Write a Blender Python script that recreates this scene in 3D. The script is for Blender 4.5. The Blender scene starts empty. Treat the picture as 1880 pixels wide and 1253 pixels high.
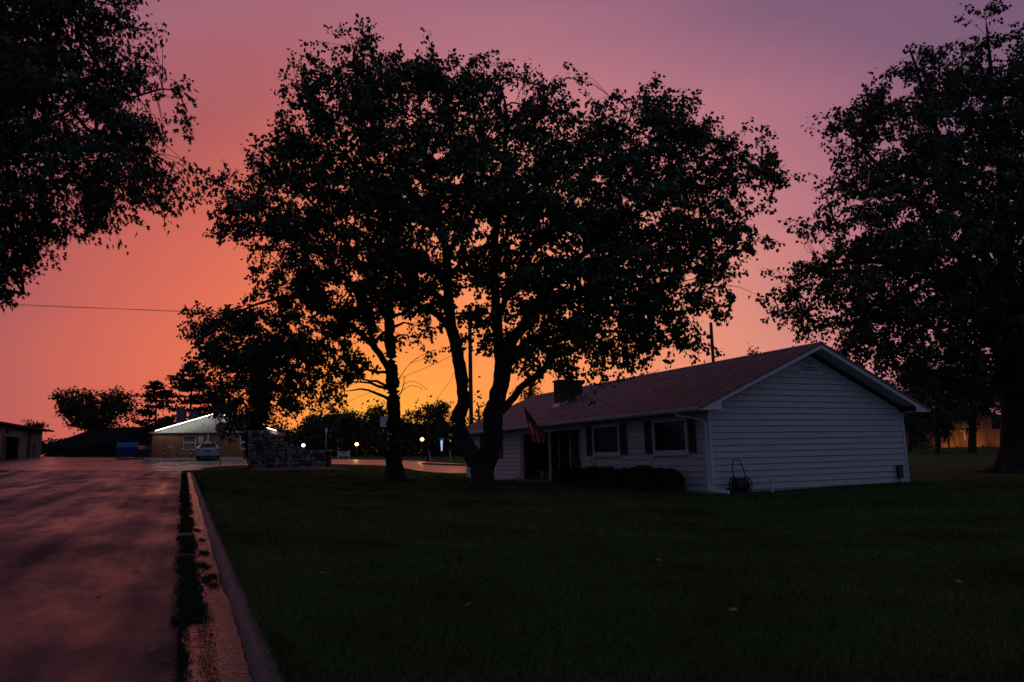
import bpy, math, random
import numpy as np
from mathutils import Vector, Matrix
R=math.radians
sc=bpy.context.scene
col=sc.collection
rng=np.random.default_rng(7); random.seed(7)

# ------------------------------------------------------------------ camera
W,H,FPX=1880.0,1253.0,1400.0
PITCH,ROLL,EYE=.1537,-.0231,1.2
cd=bpy.data.cameras.new('camera'); cam=bpy.data.objects.new('camera',cd); col.objects.link(cam)
cd.sensor_width=36; cd.lens=FPX/W*36; cd.clip_start=.05; cd.clip_end=3000
cam.matrix_world=Matrix.Translation((0,0,EYE))@Matrix.Rotation(math.pi/2+PITCH,4,'X')@Matrix.Rotation(ROLL,4,'Z')
sc.camera=cam
# ------------------------------------------------------------------ sky, sun, exposure
SUN_AZ=R(-9.5)          # measured from +Y, negative is to the left
SUN_EL=R(1.5)
def lin(c):
    return tuple(((v/255)/12.92 if v/255<=.04045 else ((v/255+.055)/1.055)**2.4) for v in c)
world=bpy.data.worlds.new('World'); sc.world=world; world.use_nodes=True
nt=world.node_tree; nt.nodes.clear()
def N(t,**k):
    n=nt.nodes.new(t)
    for a,b in k.items(): setattr(n,a,b)
    return n
def math_(op,a,b=None):
    n=N('ShaderNodeMath',operation=op)
    for i,v in enumerate((a,b)):
        if v is None: continue
        if isinstance(v,(int,float)): n.inputs[i].default_value=v
        else: nt.links.new(v,n.inputs[i])
    return n.outputs[0]
tc=N('ShaderNodeTexCoord'); rot=N('ShaderNodeVectorRotate',rotation_type='Z_AXIS'); rot.inputs['Angle'].default_value=SUN_AZ
nt.links.new(tc.outputs['Generated'],rot.inputs['Vector'])
sx=N('ShaderNodeSeparateXYZ'); nt.links.new(rot.outputs[0],sx.inputs[0])
az=math_('ARCTAN2',sx.outputs['X'],sx.outputs['Y'])
el=math_('ARCSINE',sx.outputs['Z'])
ce=math_('COSINE',el)
side=N('ShaderNodeMapRange',interpolation_type='SMOOTHSTEP'); nt.links.new(az,side.inputs[0]); side.inputs[1].default_value=R(-14); side.inputs[2].default_value=R(12)   # 0 left of the sun, 1 right of it
wgt=math_('SUBTRACT',.95,math_('MULTIPLY',side.outputs[0],.22))
azs=math_('MULTIPLY',math_('MULTIPLY',az,ce),wgt)
ela=math_('SUBTRACT',math_('ABSOLUTE',el),SUN_EL)
dd=math_('SQRT',math_('ADD',math_('POWER',azs,2.0),math_('POWER',ela,2.0)))
nz=N('ShaderNodeTexNoise'); nz.inputs['Scale'].default_value=2.2; nz.inputs['Detail'].default_value=3
mp=N('ShaderNodeMapping'); mp.inputs['Scale'].default_value=(1,1,6); nt.links.new(rot.outputs[0],mp.inputs[0]); nt.links.new(mp.outputs[0],nz.inputs['Vector'])
dd=math_('MULTIPLY',dd,math_('ADD',math_('MULTIPLY',nz.outputs['Fac'],.14),.93))
fac=math_('DIVIDE',dd,math.pi)
FAR_SKY=[(42,(112,86,116)),(60,(90,82,110)),(90,(78,81,104)),(125,(74,81,106)),(165,(56,63,90))]
SKY_L=[(0,(255,180,62)),(3,(255,166,66)),(8,(250,130,70)),(13,(232,113,80)),(18,(213,104,87)),(21,(201,99,88)),(25,(176,92,94)),(31,(164,102,117))]+FAR_SKY
SKY_R=[(0,(255,180,62)),(3,(255,166,68)),(8,(255,150,82)),(13,(246,147,102)),(20,(225,143,122)),(26,(193,122,128)),(31,(164,107,127)),(35,(132,94,120))]+FAR_SKY
rps=[]
for S_ in (SKY_L,SKY_R):
    rp=N('ShaderNodeValToRGB'); nt.links.new(fac,rp.inputs[0]); els=rp.color_ramp.elements
    while len(els)<len(S_): els.new(.5)
    for e,(a,c) in zip(els,S_): e.position=a/180; e.color=(*lin(c),1)
    rps.append(rp)
mixs=N('ShaderNodeMix',data_type='RGBA'); nt.links.new(side.outputs[0],mixs.inputs[0]); nt.links.new(rps[0].outputs[0],mixs.inputs[6]); nt.links.new(rps[1].outputs[0],mixs.inputs[7])
nish=N('ShaderNodeTexSky',sky_type='NISHITA',sun_disc=False); nish.sun_elevation=SUN_EL; nish.sun_rotation=SUN_AZ; nish.dust_density=4
bg=N('ShaderNodeBackground'); nt.links.new(mixs.outputs[2],bg.inputs[0]); bg.inputs[1].default_value=1.0
bg2=N('ShaderNodeBackground'); nt.links.new(nish.outputs[0],bg2.inputs[0]); bg2.inputs[1].default_value=.002
ad=N('ShaderNodeAddShader'); nt.links.new(bg.outputs[0],ad.inputs[0]); nt.links.new(bg2.outputs[0],ad.inputs[1])
wo=N('ShaderNodeOutputWorld'); nt.links.new(ad.outputs[0],wo.inputs[0])
sd=bpy.data.lights.new('sun','SUN'); sd.energy=.06; sd.angle=R(8); sd.color=(1,.45,.2)
so=bpy.data.objects.new('sun',sd); col.objects.link(so)
sdir=Vector((math.sin(SUN_AZ)*math.cos(SUN_EL),math.cos(SUN_AZ)*math.cos(SUN_EL),math.sin(SUN_EL)))
so.rotation_euler=(-sdir).to_track_quat('-Z','Y').to_euler(); so.location=sdir*200
vs=sc.view_settings; vs.view_transform='Standard'; vs.look='None'; vs.exposure=0; vs.gamma=1

# ------------------------------------------------------------------ pixel helpers
def ray(x,y):
    u=(x-W/2)/FPX; v=-(y-H/2)/FPX
    c,s=math.cos(ROLL),math.sin(ROLL); u,v=c*u-s*v,s*u+c*v
    cp,sp=math.cos(PITCH),math.sin(PITCH)
    return np.array([u,cp-sp*v,sp+cp*v])
def at(x,y,Y):
    d=ray(x,y); p=d*(Y/d[1]); return np.array([p[0],Y,p[2]+EYE])
# ------------------------------------------------------------------ terrain
CURB=.10
def curbX(Y): return -.431*Y+.44
TP=[(curbX(Y),Y,-.1+.024*Y) for Y in (-14,-6,0,4,10,16,22,28,34,41)]
TP+=[(curbX(Y)-9.6,Y,-.08+.0245*Y) for Y in (-6,4,14,24,34)]
TP+=[(curbX(Y)-16,Y,-.0+.0255*Y) for Y in (0,14,28)]
for x,y,Y in [(404,858,51),(460,856,54),(530,853,58),(602,853,57),(715,856.5,52),(765,865,47),(856,872,45.5),(80,841,84),(200,841,80),(290,842,69),(450,839,73),(232,842,66),(380,846,65),
              (602,844,76),(715,845.5,73),(775,848,71),(856,853,67),(50,866,45),(0,845,64),(75,840,76)]: TP.append(tuple(at(x,y,Y)))
TP+=[(6.15,24.2,-.12),(14.2,28,-.02),(-2.7,42.9,.18),(-15,44,.87),(-11,46,.97),(22,34.8,-.04),(2,12,-.16),(6,6,-.2),(14,14,-.22),(26,22,-.12),(20,60,.25),(12,45,.12),
     (60,110,1.4),(20,110,1.6),(-15,110,2.1),(-60,110,3),(0,-25,-.6),(25,-20,-.5),(-25,-20,-.5),(50,50,.4),(60,10,.1),(-70,60,2.4)]
TP=np.array(TP)
def U(r): return np.where(r>1e-9,r*r*np.log(np.maximum(r,1e-9)),0)
n_=len(TP); K=np.zeros((n_+3,n_+3)); dxy=np.linalg.norm(TP[:,None,:2]-TP[None,:,:2],axis=2)
K[:n_,:n_]=U(dxy)+np.eye(n_)*2.0
K[:n_,n_]=1; K[:n_,n_+1:]=TP[:,:2]; K[n_:,:n_]=K[:n_,n_:].T
TW=np.linalg.solve(K,np.concatenate([TP[:,2],[0,0,0]]))
def T(x,y):
    x=np.atleast_1d(np.asarray(x,float)); y=np.atleast_1d(np.asarray(y,float))
    rr=np.hypot(x-5,y-40); k=np.minimum(1,95/np.maximum(rr,1e-6)); xe,ye=5+(x-5)*k,40+(y-40)*k
    out=np.zeros_like(xe)
    for i in range(0,len(xe),20000):
        s=slice(i,i+20000); r=np.hypot(xe[s,None]-TP[None,:,0],ye[s,None]-TP[None,:,1])
        out[s]=U(r)@TW[:n_]+TW[n_]+TW[n_+1]*xe[s]+TW[n_+2]*ye[s]
    return out+np.clip((rr-110)/400,0,1)*2
# road frame: p along the kerb, q to the right of it (q=0 is the kerb face)
RD=np.array([-.431,1])/math.hypot(.431,1); RN=np.array([RD[1],-RD[0]]); RO=np.array([.44,0])
def pq2xy(p,q): return RO[0]+p*RD[0]+q*RN[0], RO[1]+p*RD[1]+q*RN[1]
def xy2pq(x,y): return (x-RO[0])*RD[0]+(y-RO[1])*RD[1],(x-RO[0])*RN[0]+(y-RO[1])*RN[1]
def sm(a,b,x): t=np.clip((x-a)/(b-a),0,1); return t*t*(3-2*t)
PC=44.5
def lawnstep(p,q): return CURB*sm(.07,.15,q)*(1-sm(PC-4,PC+1.5,p))
def G(x,y):
    x=np.atleast_1d(np.asarray(x,float)); y=np.atleast_1d(np.asarray(y,float))
    p,q=xy2pq(x,y); return T(x,y)+lawnstep(p,q)
def g1(x,y): return float(G(x,y)[0])
def pxground(x,y,Y0=3,Y1=140):
    d=ray(x,y); Ys=np.linspace(Y0,Y1,1400); P=d[None,:]*(Ys/d[1])[:,None]; z=P[:,2]+EYE; g=G(P[:,0],P[:,1])
    i=np.argmax(z<=g) if (z<=g).any() else len(Ys)-1
    return np.array([P[i,0],P[i,1],g[i]])

# ------------------------------------------------------------------ materials
MATS={}
def mat(name,c,rough=.8,var=.2,scale=6,bump=0,bscale=None,metal=0,island=0,spec=.5,emit=None,estr=0,rvar=0,coat=0,orand=0):
    if name in MATS: return MATS[name]
    m=bpy.data.materials.new(name); m.use_nodes=True; t=m.node_tree; b=t.nodes['Principled BSDF']
    b.inputs['Roughness'].default_value=rough; b.inputs['Metallic'].default_value=metal; b.inputs['Specular IOR Level'].default_value=spec
    b.inputs['Coat Weight'].default_value=coat
    tcn=t.nodes.new('ShaderNodeTexCoord'); no=t.nodes.new('ShaderNodeTexNoise'); no.inputs['Scale'].default_value=scale; no.inputs['Detail'].default_value=5
    t.links.new(tcn.outputs['Object'],no.inputs['Vector'])
    mr=t.nodes.new('ShaderNodeMapRange'); mr.inputs[1].default_value=.3; mr.inputs[2].default_value=.7; mr.inputs[3].default_value=1-var; mr.inputs[4].default_value=1+var
    t.links.new(no.outputs['Fac'],mr.inputs[0]); v=mr.outputs[0]
    if island:
        ge=t.nodes.new('ShaderNodeNewGeometry'); m2=t.nodes.new('ShaderNodeMapRange'); m2.inputs[3].default_value=1-island; m2.inputs[4].default_value=1+island
        t.links.new(ge.outputs['Random Per Island'],m2.inputs[0]); mm=t.nodes.new('ShaderNodeMath'); mm.operation='MULTIPLY'
        t.links.new(v,mm.inputs[0]); t.links.new(m2.outputs[0],mm.inputs[1]); v=mm.outputs[0]
    if orand:
        oi=t.nodes.new('ShaderNodeObjectInfo'); m2=t.nodes.new('ShaderNodeMapRange'); m2.inputs[3].default_value=1-orand; m2.inputs[4].default_value=1+orand
        t.links.new(oi.outputs['Random'],m2.inputs[0]); mm=t.nodes.new('ShaderNodeMath'); mm.operation='MULTIPLY'
        t.links.new(v,mm.inputs[0]); t.links.new(m2.outputs[0],mm.inputs[1]); v=mm.outputs[0]
    vm=t.nodes.new('ShaderNodeVectorMath'); vm.operation='SCALE'; vm.inputs[0].default_value=c[:3]; t.links.new(v,vm.inputs['Scale'])
    t.links.new(vm.outputs[0],b.inputs['Base Color'])
    if rvar:
        m3=t.nodes.new('ShaderNodeMapRange'); m3.inputs[1].default_value=.3; m3.inputs[2].default_value=.7; m3.inputs[3].default_value=rough-rvar; m3.inputs[4].default_value=rough+rvar
        t.links.new(no.outputs['Fac'],m3.inputs[0]); t.links.new(m3.outputs[0],b.inputs['Roughness'])
    if bump:
        n2=t.nodes.new('ShaderNodeTexNoise'); n2.inputs['Scale'].default_value=bscale or scale*4; n2.inputs['Detail'].default_value=4
        t.links.new(tcn.outputs['Object'],n2.inputs['Vector']); bp=t.nodes.new('ShaderNodeBump'); bp.inputs['Strength'].default_value=bump; bp.inputs['Distance'].default_value=.02
        t.links.new(n2.outputs['Fac'],bp.inputs['Height']); t.links.new(bp.outputs[0],b.inputs['Normal'])
    if emit: b.inputs['Emission Color'].default_value=(*emit,1); b.inputs['Emission Strength'].default_value=estr
    MATS[name]=m; return m
def brickmat(name,c1,c2,mortar,scale,rough=.85):
    m=bpy.data.materials.new(name); m.use_nodes=True; t=m.node_tree; b=t.nodes['Principled BSDF']; b.inputs['Roughness'].default_value=rough
    tcn=t.nodes.new('ShaderNodeTexCoord'); mp=t.nodes.new('ShaderNodeMapping'); mp.inputs['Rotation'].default_value=(math.pi/2,0,0)
    sp=t.nodes.new('ShaderNodeSeparateXYZ'); t.links.new(tcn.outputs['Object'],sp.inputs[0]); a=t.nodes.new('ShaderNodeMath'); t.links.new(sp.outputs[0],a.inputs[0]); t.links.new(sp.outputs[1],a.inputs[1])
    cb=t.nodes.new('ShaderNodeCombineXYZ'); t.links.new(a.outputs[0],cb.inputs[0]); t.links.new(sp.outputs[2],cb.inputs[1])
    br=t.nodes.new('ShaderNodeTexBrick'); br.inputs['Color1'].default_value=(*c1,1); br.inputs['Color2'].default_value=(*c2,1); br.inputs['Mortar'].default_value=(*mortar,1)
    br.inputs['Scale'].default_value=scale; br.inputs['Mortar Size'].default_value=.02; br.inputs['Brick Width'].default_value=.5; br.inputs['Row Height'].default_value=.17
    t.links.new(cb.outputs[0],br.inputs['Vector']); t.links.new(br.outputs['Color'],b.inputs['Base Color'])
    bp=t.nodes.new('ShaderNodeBump'); bp.inputs['Strength'].default_value=.6; bp.inputs['Distance'].default_value=.01; bp.invert=True
    t.links.new(br.outputs['Fac'],bp.inputs['Height']); t.links.new(bp.outputs[0],b.inputs['Normal'])
    return m
def wet_asphalt():
    m=bpy.data.materials.new('wet_asphalt'); m.use_nodes=True; t=m.node_tree; b=t.nodes['Principled BSDF']
    L=t.links.new; nn=t.nodes.new
    tcn=nn('ShaderNodeTexCoord'); ro=nn('ShaderNodeMapping'); ro.inputs['Rotation'].default_value=(0,0,math.atan2(RD[0],RD[1])); L(tcn.outputs['Object'],ro.inputs[0])
    mp=nn('ShaderNodeMapping'); mp.inputs['Scale'].default_value=(1,.5,1); L(ro.outputs[0],mp.inputs[0])
    big=nn('ShaderNodeTexNoise'); big.inputs['Scale'].default_value=.8; big.inputs['Detail'].default_value=9; big.inputs['Roughness'].default_value=.68; L(mp.outputs[0],big.inputs['Vector'])
    fine=nn('ShaderNodeTexNoise'); fine.inputs['Scale'].default_value=85; fine.inputs['Detail'].default_value=4; L(tcn.outputs['Object'],fine.inputs['Vector'])
    mp2=nn('ShaderNodeMapping'); mp2.inputs['Scale'].default_value=(1.6,.10,1); L(ro.outputs[0],mp2.inputs[0])
    lon=nn('ShaderNodeTexNoise'); lon.inputs['Scale'].default_value=1.0; lon.inputs['Detail'].default_value=5; L(mp2.outputs[0],lon.inputs['Vector'])
    sm_=nn('ShaderNodeMath'); sm_.operation='MULTIPLY_ADD'; L(lon.outputs['Fac'],sm_.inputs[0]); sm_.inputs[1].default_value=.55; 
    hf=nn('ShaderNodeMath'); hf.operation='MULTIPLY'; L(big.outputs['Fac'],hf.inputs[0]); hf.inputs[1].default_value=.75; L(hf.outputs[0],sm_.inputs[2])
    wet=nn('ShaderNodeMapRange'); wet.inputs[1].default_value=.50; wet.inputs[2].default_value=.80; L(sm_.outputs[0],wet.inputs[0])
    # worn, paler wheel paths and dark seams run along the road
    cr=nn('ShaderNodeValToRGB'); cr.color_ramp.elements[0].color=(.034,.031,.042,1); cr.color_ramp.elements[1].color=(.011,.011,.016,1); L(wet.outputs[0],cr.inputs[0])
    fm=nn('ShaderNodeMapRange'); fm.inputs[1].default_value=.3; fm.inputs[2].default_value=.7; fm.inputs[3].default_value=.2; fm.inputs[4].default_value=2.0; L(fine.outputs['Fac'],fm.inputs[0])
    vo=nn('ShaderNodeTexVoronoi'); vo.feature='DISTANCE_TO_EDGE'; vo.inputs['Scale'].default_value=.22; wn=nn('ShaderNodeTexNoise'); wn.inputs['Scale'].default_value=1.3; L(tcn.outputs['Object'],wn.inputs['Vector'])
    wv=nn('ShaderNodeVectorMath'); wv.operation='MULTIPLY_ADD'; L(wn.outputs['Color'],wv.inputs[0]); wv.inputs[1].default_value=(1.2,1.2,0); L(tcn.outputs['Object'],wv.inputs[2]); L(wv.outputs[0],vo.inputs['Vector'])
    ck=nn('ShaderNodeMapRange'); ck.inputs[1].default_value=.0; ck.inputs[2].default_value=.004; ck.inputs[3].default_value=.7; L(vo.outputs['Distance'],ck.inputs[0])
    vm=nn('ShaderNodeVectorMath'); vm.operation='SCALE'; L(cr.outputs[0],vm.inputs[0]); ckm=nn('ShaderNodeMath'); ckm.operation='MULTIPLY'; L(fm.outputs[0],ckm.inputs[0]); L(ck.outputs[0],ckm.inputs[1]); L(ckm.outputs[0],vm.inputs['Scale']); L(vm.outputs[0],b.inputs['Base Color'])
    rr=nn('ShaderNodeMapRange'); rr.inputs[3].default_value=.70; rr.inputs[4].default_value=.27; L(wet.outputs[0],rr.inputs[0]); L(rr.outputs[0],b.inputs['Roughness'])
    bs=nn('ShaderNodeMapRange'); bs.inputs[3].default_value=.9; bs.inputs[4].default_value=.35; L(wet.outputs[0],bs.inputs[0])
    bp=nn('ShaderNodeBump'); bp.inputs['Distance'].default_value=.016; L(bs.outputs[0],bp.inputs['Strength']); L(fine.outputs['Fac'],bp.inputs['Height'])
    md=nn('ShaderNodeTexNoise'); md.inputs['Scale'].default_value=7; md.inputs['Detail'].default_value=6; md.inputs['Roughness'].default_value=.65; L(tcn.outputs['Object'],md.inputs['Vector'])
    b2=nn('ShaderNodeBump'); b2.inputs['Distance'].default_value=.05; b2.inputs['Strength'].default_value=.28; L(md.outputs['Fac'],b2.inputs['Height']); L(bp.outputs[0],b2.inputs['Normal'])
    b3=nn('ShaderNodeBump'); b3.inputs['Distance'].default_value=.02; b3.inputs['Strength'].default_value=.15; L(ck.outputs[0],b3.inputs['Height']); L(b2.outputs[0],b3.inputs['Normal']); L(b3.outputs[0],b.inputs['Normal'])
    sv=nn('ShaderNodeMapRange'); sv.inputs[3].default_value=.10; sv.inputs[4].default_value=.80; L(wet.outputs[0],sv.inputs[0]); L(sv.outputs[0],b.inputs['Specular IOR Level'])
    return m
def puddled(name,rough=.1,col_=(.03,.03,.032)):
    m=mat(name,col_,rough,.3,.6,bump=.05,bscale=20,rvar=.06); return m
def water():
    m=bpy.data.materials.new('running_water'); m.use_nodes=True; t=m.node_tree; b=t.nodes['Principled BSDF']; L=t.links.new; nn=t.nodes.new
    b.inputs['Base Color'].default_value=(.018,.014,.012,1); b.inputs['Roughness'].default_value=.05; b.inputs['IOR'].default_value=1.45; b.inputs['Specular IOR Level'].default_value=1.0; b.inputs['Coat Weight'].default_value=1.0; b.inputs['Coat Roughness'].default_value=.04
    tcn=nn('ShaderNodeTexCoord'); ro=nn('ShaderNodeMapping'); ro.inputs['Rotation'].default_value=(0,0,math.atan2(RD[0],RD[1])); L(tcn.outputs['Object'],ro.inputs[0])
    mp=nn('ShaderNodeMapping'); mp.inputs['Scale'].default_value=(.35,1.7,1); L(ro.outputs[0],mp.inputs[0])
    n=nn('ShaderNodeTexNoise'); n.inputs['Scale'].default_value=26; n.inputs['Detail'].default_value=4; n.inputs['Distortion'].default_value=.6; L(mp.outputs[0],n.inputs['Vector'])
    bp=nn('ShaderNodeBump'); bp.inputs['Strength'].default_value=.42; bp.inputs['Distance'].default_value=.02; L(n.outputs['Fac'],bp.inputs['Height']); L(bp.outputs[0],b.inputs['Normal']); L(bp.outputs[0],b.inputs['Coat Normal'])
    return m
M_BARK=mat('bark',(.035,.028,.022),.95,.35,7,bump=.9,bscale=30)
M_LEAF=mat('maple_leaves',(.060,.090,.042),.6,.2,1.2,island=.45,spec=.3)
M_LEAF_L=mat('silver_maple_leaves',(.052,.085,.055),.6,.2,1.2,island=.45,spec=.3)
M_LEAF_R=mat('soft_maple_leaves',(.050,.085,.044),.65,.25,1.0,island=.45,spec=.25)
M_NEEDLE=mat('pine_needles',(.016,.028,.016),.8,.2,1,island=.4,spec=.2)
M_FAR=mat('far_foliage',(.065,.070,.032),.85,.25,.6,island=.45,spec=.15)
M_GRASSG=mat('lawn_soil',(.042,.078,.024),.95,.45,1.3,bump=.8,bscale=60,spec=.03)
M_BLADE=mat('grass_blades',(.085,.112,.036),.85,.5,.45,island=.5,spec=.08)
M_WEED=mat('gutter_weeds',(.022,.034,.013),.85,.3,3,island=.5,spec=.2)
M_ASPH=wet_asphalt()
M_LOT=mat('wet_lot_asphalt',(.05,.047,.05),.30,.4,.35,bump=.12,bscale=30,rvar=.12)
M_STREET=mat('flooded_street_asphalt',(.07,.06,.055),.34,.4,.35,bump=.4,bscale=10,rvar=.08,spec=1.0)
M_CONC=mat('damp_concrete',(.085,.076,.076),.6,.4,7,bump=.6,bscale=80,rvar=.12)
M_APRON=mat('pale_concrete_apron',(.34,.31,.27),.5,.25,1.2,bump=.2,bscale=30,rvar=.15)
M_WATER=water()
M_SID=mat('white_siding',(.58,.58,.60),.5,.07,3,bump=.05,bscale=40)
M_TRIM=mat('white_trim',(.70,.72,.75),.45,.06,4)
M_SOFF=mat('grey_soffit',(.50,.51,.53),.6,.08,4)
M_SHING=mat('asphalt_shingles',(.29,.195,.195),.82,.3,3,bump=.5,bscale=90,island=.22,spec=.35)
M_SHUT=mat('black_shutter_paint',(.012,.012,.013),.5,.2,8)
M_GLASS=mat('dark_window_glass',(.012,.013,.015),.08,.1,2,spec=.6)
M_BLIND=mat('window_blind',(.30,.29,.29),.6,.08,6)
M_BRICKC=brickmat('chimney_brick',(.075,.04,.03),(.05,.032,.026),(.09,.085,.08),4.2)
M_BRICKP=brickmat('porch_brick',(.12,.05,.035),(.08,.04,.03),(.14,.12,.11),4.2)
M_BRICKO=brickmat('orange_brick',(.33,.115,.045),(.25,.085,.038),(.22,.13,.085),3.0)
M_DARK=mat('dark_paint',(.018,.018,.02),.6,.2,6)
M_BLACK=mat('black_plastic',(.01,.012,.011),.45,.2,8)
M_GREEN=mat('green_plastic',(.012,.03,.022),.4,.2,8)
M_GALV=mat('galvanised_steel',(.30,.31,.32),.45,.15,9,metal=.7)
M_WOODP=mat('weathered_pole_wood',(.06,.045,.035),.9,.3,6,bump=.5,bscale=40)
M_STONE=mat('rubble_stone',(.27,.215,.20),.9,.6,6,bump=.9,bscale=25,orand=.75,spec=.2)
M_MORT=mat('wall_core_mortar',(.03,.027,.026),.95,.2,6)
M_MULCH=mat('wood_chip_mulch',(.17,.085,.07),.95,.45,9,bump=1,bscale=30)

# ------------------------------------------------------------------ mesh helpers
class MB:
    def __init__(s): s.v=[]; s.f=[]
    def add(s,vs,fs):
        o=len(s.v); s.v+=[tuple(map(float,v)) for v in vs]; s.f+=[tuple(i+o for i in f) for f in fs]; return s
    def box(s,x0,y0,z0,x1,y1,z1):
        return s.add([(x0,y0,z0),(x1,y0,z0),(x1,y1,z0),(x0,y1,z0),(x0,y0,z1),(x1,y0,z1),(x1,y1,z1),(x0,y1,z1)],
              [(0,3,2,1),(4,5,6,7),(0,1,5,4),(1,2,6,5),(2,3,7,6),(3,0,4,7)])
    def hexa(s,b,t):  # 4 bottom, 4 top
        return s.add(list(b)+list(t),[(0,3,2,1),(4,5,6,7),(0,1,5,4),(1,2,6,5),(2,3,7,6),(3,0,4,7)])
    def prism(s,poly,axis,a,b):  # extrude 2D poly along an axis
        def P(u,v,w): return {0:(w,u,v),1:(u,w,v),2:(u,v,w)}[axis]
        n=len(poly); return s.add([P(u,v,a) for u,v in poly]+[P(u,v,b) for u,v in poly],
             [tuple(range(n-1,-1,-1)),tuple(range(n,2*n))]+[(i,(i+1)%n,n+(i+1)%n,n+i) for i in range(n)])
    def tube(s,pts,rad,n=8,caps=True):
        pts=[Vector(p) for p in pts]; rad=rad if hasattr(rad,'__len__') else [rad]*len(pts)
        vs=[]; fs=[]
        up=None
        for i,p in enumerate(pts):
            d=(pts[min(i+1,len(pts)-1)]-pts[max(i-1,0)]).normalized()
            if up is None: up=Vector((0,0,1)) if abs(d.z)<.9 else Vector((1,0,0))
            a=d.cross(up).normalized(); b=a.cross(d).normalized(); up=b
            for k in range(n):
                t=2*math.pi*k/n; vs.append(p+(a*math.cos(t)+b*math.sin(t))*rad[i])
        for i in range(len(pts)-1):
            for k in range(n): fs.append((i*n+k,i*n+(k+1)%n,(i+1)*n+(k+1)%n,(i+1)*n+k))
        if caps: fs+= [tuple(range(n-1,-1,-1)),tuple((len(pts)-1)*n+k for k in range(n))]
        return s.add(vs,fs)
    def lathe(s,prof,n=12,c=(0,0,0)):
        vs=[(c[0]+r*math.cos(2*math.pi*k/n),c[1]+r*math.sin(2*math.pi*k/n),c[2]+z) for r,z in prof for k in range(n)]
        fs=[(i*n+k,i*n+(k+1)%n,(i+1)*n+(k+1)%n,(i+1)*n+k) for i in range(len(prof)-1) for k in range(n)]
        fs+=[tuple(range(n-1,-1,-1)),tuple((len(prof)-1)*n+k for k in range(n))]
        return s.add(vs,fs)
    def build(s,name,m,parent=None,smooth=False,off=None,kind=None):
        me=bpy.data.meshes.new(name); v=s.v
        if off is not None: v=[(a-off[0],b-off[1],c-off[2]) for a,b,c in v]
        me.from_pydata(v,[],s.f); me.materials.append(m)
        if smooth: me.polygons.foreach_set('use_smooth',[True]*len(me.polygons))
        me.update()
        o=bpy.data.objects.new(name,me); col.objects.link(o)
        if parent is not None: o.parent=parent
        if kind: o['kind']=kind
        return o
def meshnp(name,v,loops,sizes,m,parent=None,kind=None,smooth=False):
    me=bpy.data.meshes.new(name); me.vertices.add(len(v)); me.vertices.foreach_set('co',np.asarray(v,np.float32).ravel())
    me.loops.add(len(loops)); me.loops.foreach_set('vertex_index',np.asarray(loops,np.int32))
    me.polygons.add(len(sizes)); st=np.concatenate([[0],np.cumsum(sizes)[:-1]]); me.polygons.foreach_set('loop_start',st.astype(np.int32))
    if smooth: me.polygons.foreach_set('use_smooth',[True]*len(sizes))
    me.update(calc_edges=True); me.materials.append(m)
    o=bpy.data.objects.new(name,me); col.objects.link(o)
    if parent is not None: o.parent=parent
    if kind: o['kind']=kind
    return o
def grid(name,X,Y,Z,m,kind='structure',parent=None,smooth=True):
    nr,nc=X.shape; v=np.stack([X,Y,Z],-1).reshape(-1,3); i=np.arange(nr*nc).reshape(nr,nc)
    q=np.stack([i[:-1,:-1],i[:-1,1:],i[1:,1:],i[1:,:-1]],-1).reshape(-1,4)
    return meshnp(name,v,q.ravel(),np.full(len(q),4),m,parent,kind,smooth)
def tag(o,label,cat,group=None):
    o['label']=label; o['category']=cat
    if group: o['group']=group
    return o
def thing(name,loc,label,cat,group=None,rz=0):
    o=bpy.data.objects.new(name,None); o.empty_display_size=.3; col.objects.link(o); o.location=tuple(float(a) for a in loc); o.rotation_euler=(0,0,rz)
    return tag(o,label,cat,group)
def copy_tree(o,parent=None):
    c=o.copy(); col.objects.link(c)
    if parent is not None: c.parent=parent
    for ch in list(o.children): copy_tree(ch,c)
    return c

# ------------------------------------------------------------------ ground, road, kerb, gutter
qs=np.unique(np.concatenate([-np.geomspace(10,700,40),np.linspace(-10,-.6,14),[-.45,-.2,0,.06,.10,.12,.14,.16,.18,.20,.25,.30],np.linspace(.5,12,24),np.geomspace(12.6,700,60)]))
ps=np.unique(np.concatenate([-np.geomspace(3,400,16),np.linspace(-2,52,109),np.geomspace(53,800,70)]))
Pp,Qq=np.meshgrid(ps,qs,indexing='ij'); X,Y=pq2xy(Pp,Qq)
Z=G(X.ravel(),Y.ravel()).reshape(X.shape)
Z-=.10*((Qq>-9.2)&(Qq<.07)&(Pp<PC+10))*(1-sm(PC-2,PC+6,Pp))
grid('ground',X,Y,Z,M_GRASSG)
# main road
q_=np.concatenate([np.linspace(-9.6,-.9,24),np.linspace(-.8,-.36,6)]); p_=np.linspace(-18,PC+9,140)
Pp,Qq=np.meshgrid(p_,q_,indexing='ij'); Qe=Qq.copy()
Qe[:,-1]+=.05*np.sin(p_*1.7)+.04*np.sin(p_*5.1+1)+rng.normal(0,.012,len(p_))
X,Y=pq2xy(Pp,Qe); Z=T(X.ravel(),Y.ravel()).reshape(X.shape)+.03
Z[:,-1]-=.025
grid('road',X,Y,Z,M_ASPH)
# gutter pan
Pp,Qq=np.meshgrid(np.linspace(-18,PC-1,120),np.linspace(-.40,.02,6),indexing='ij'); X,Y=pq2xy(Pp,Qq)
grid('gutter_pan',X,Y,T(X.ravel(),Y.ravel()).reshape(X.shape)+.006-.0*Qq,M_CONC)
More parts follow.
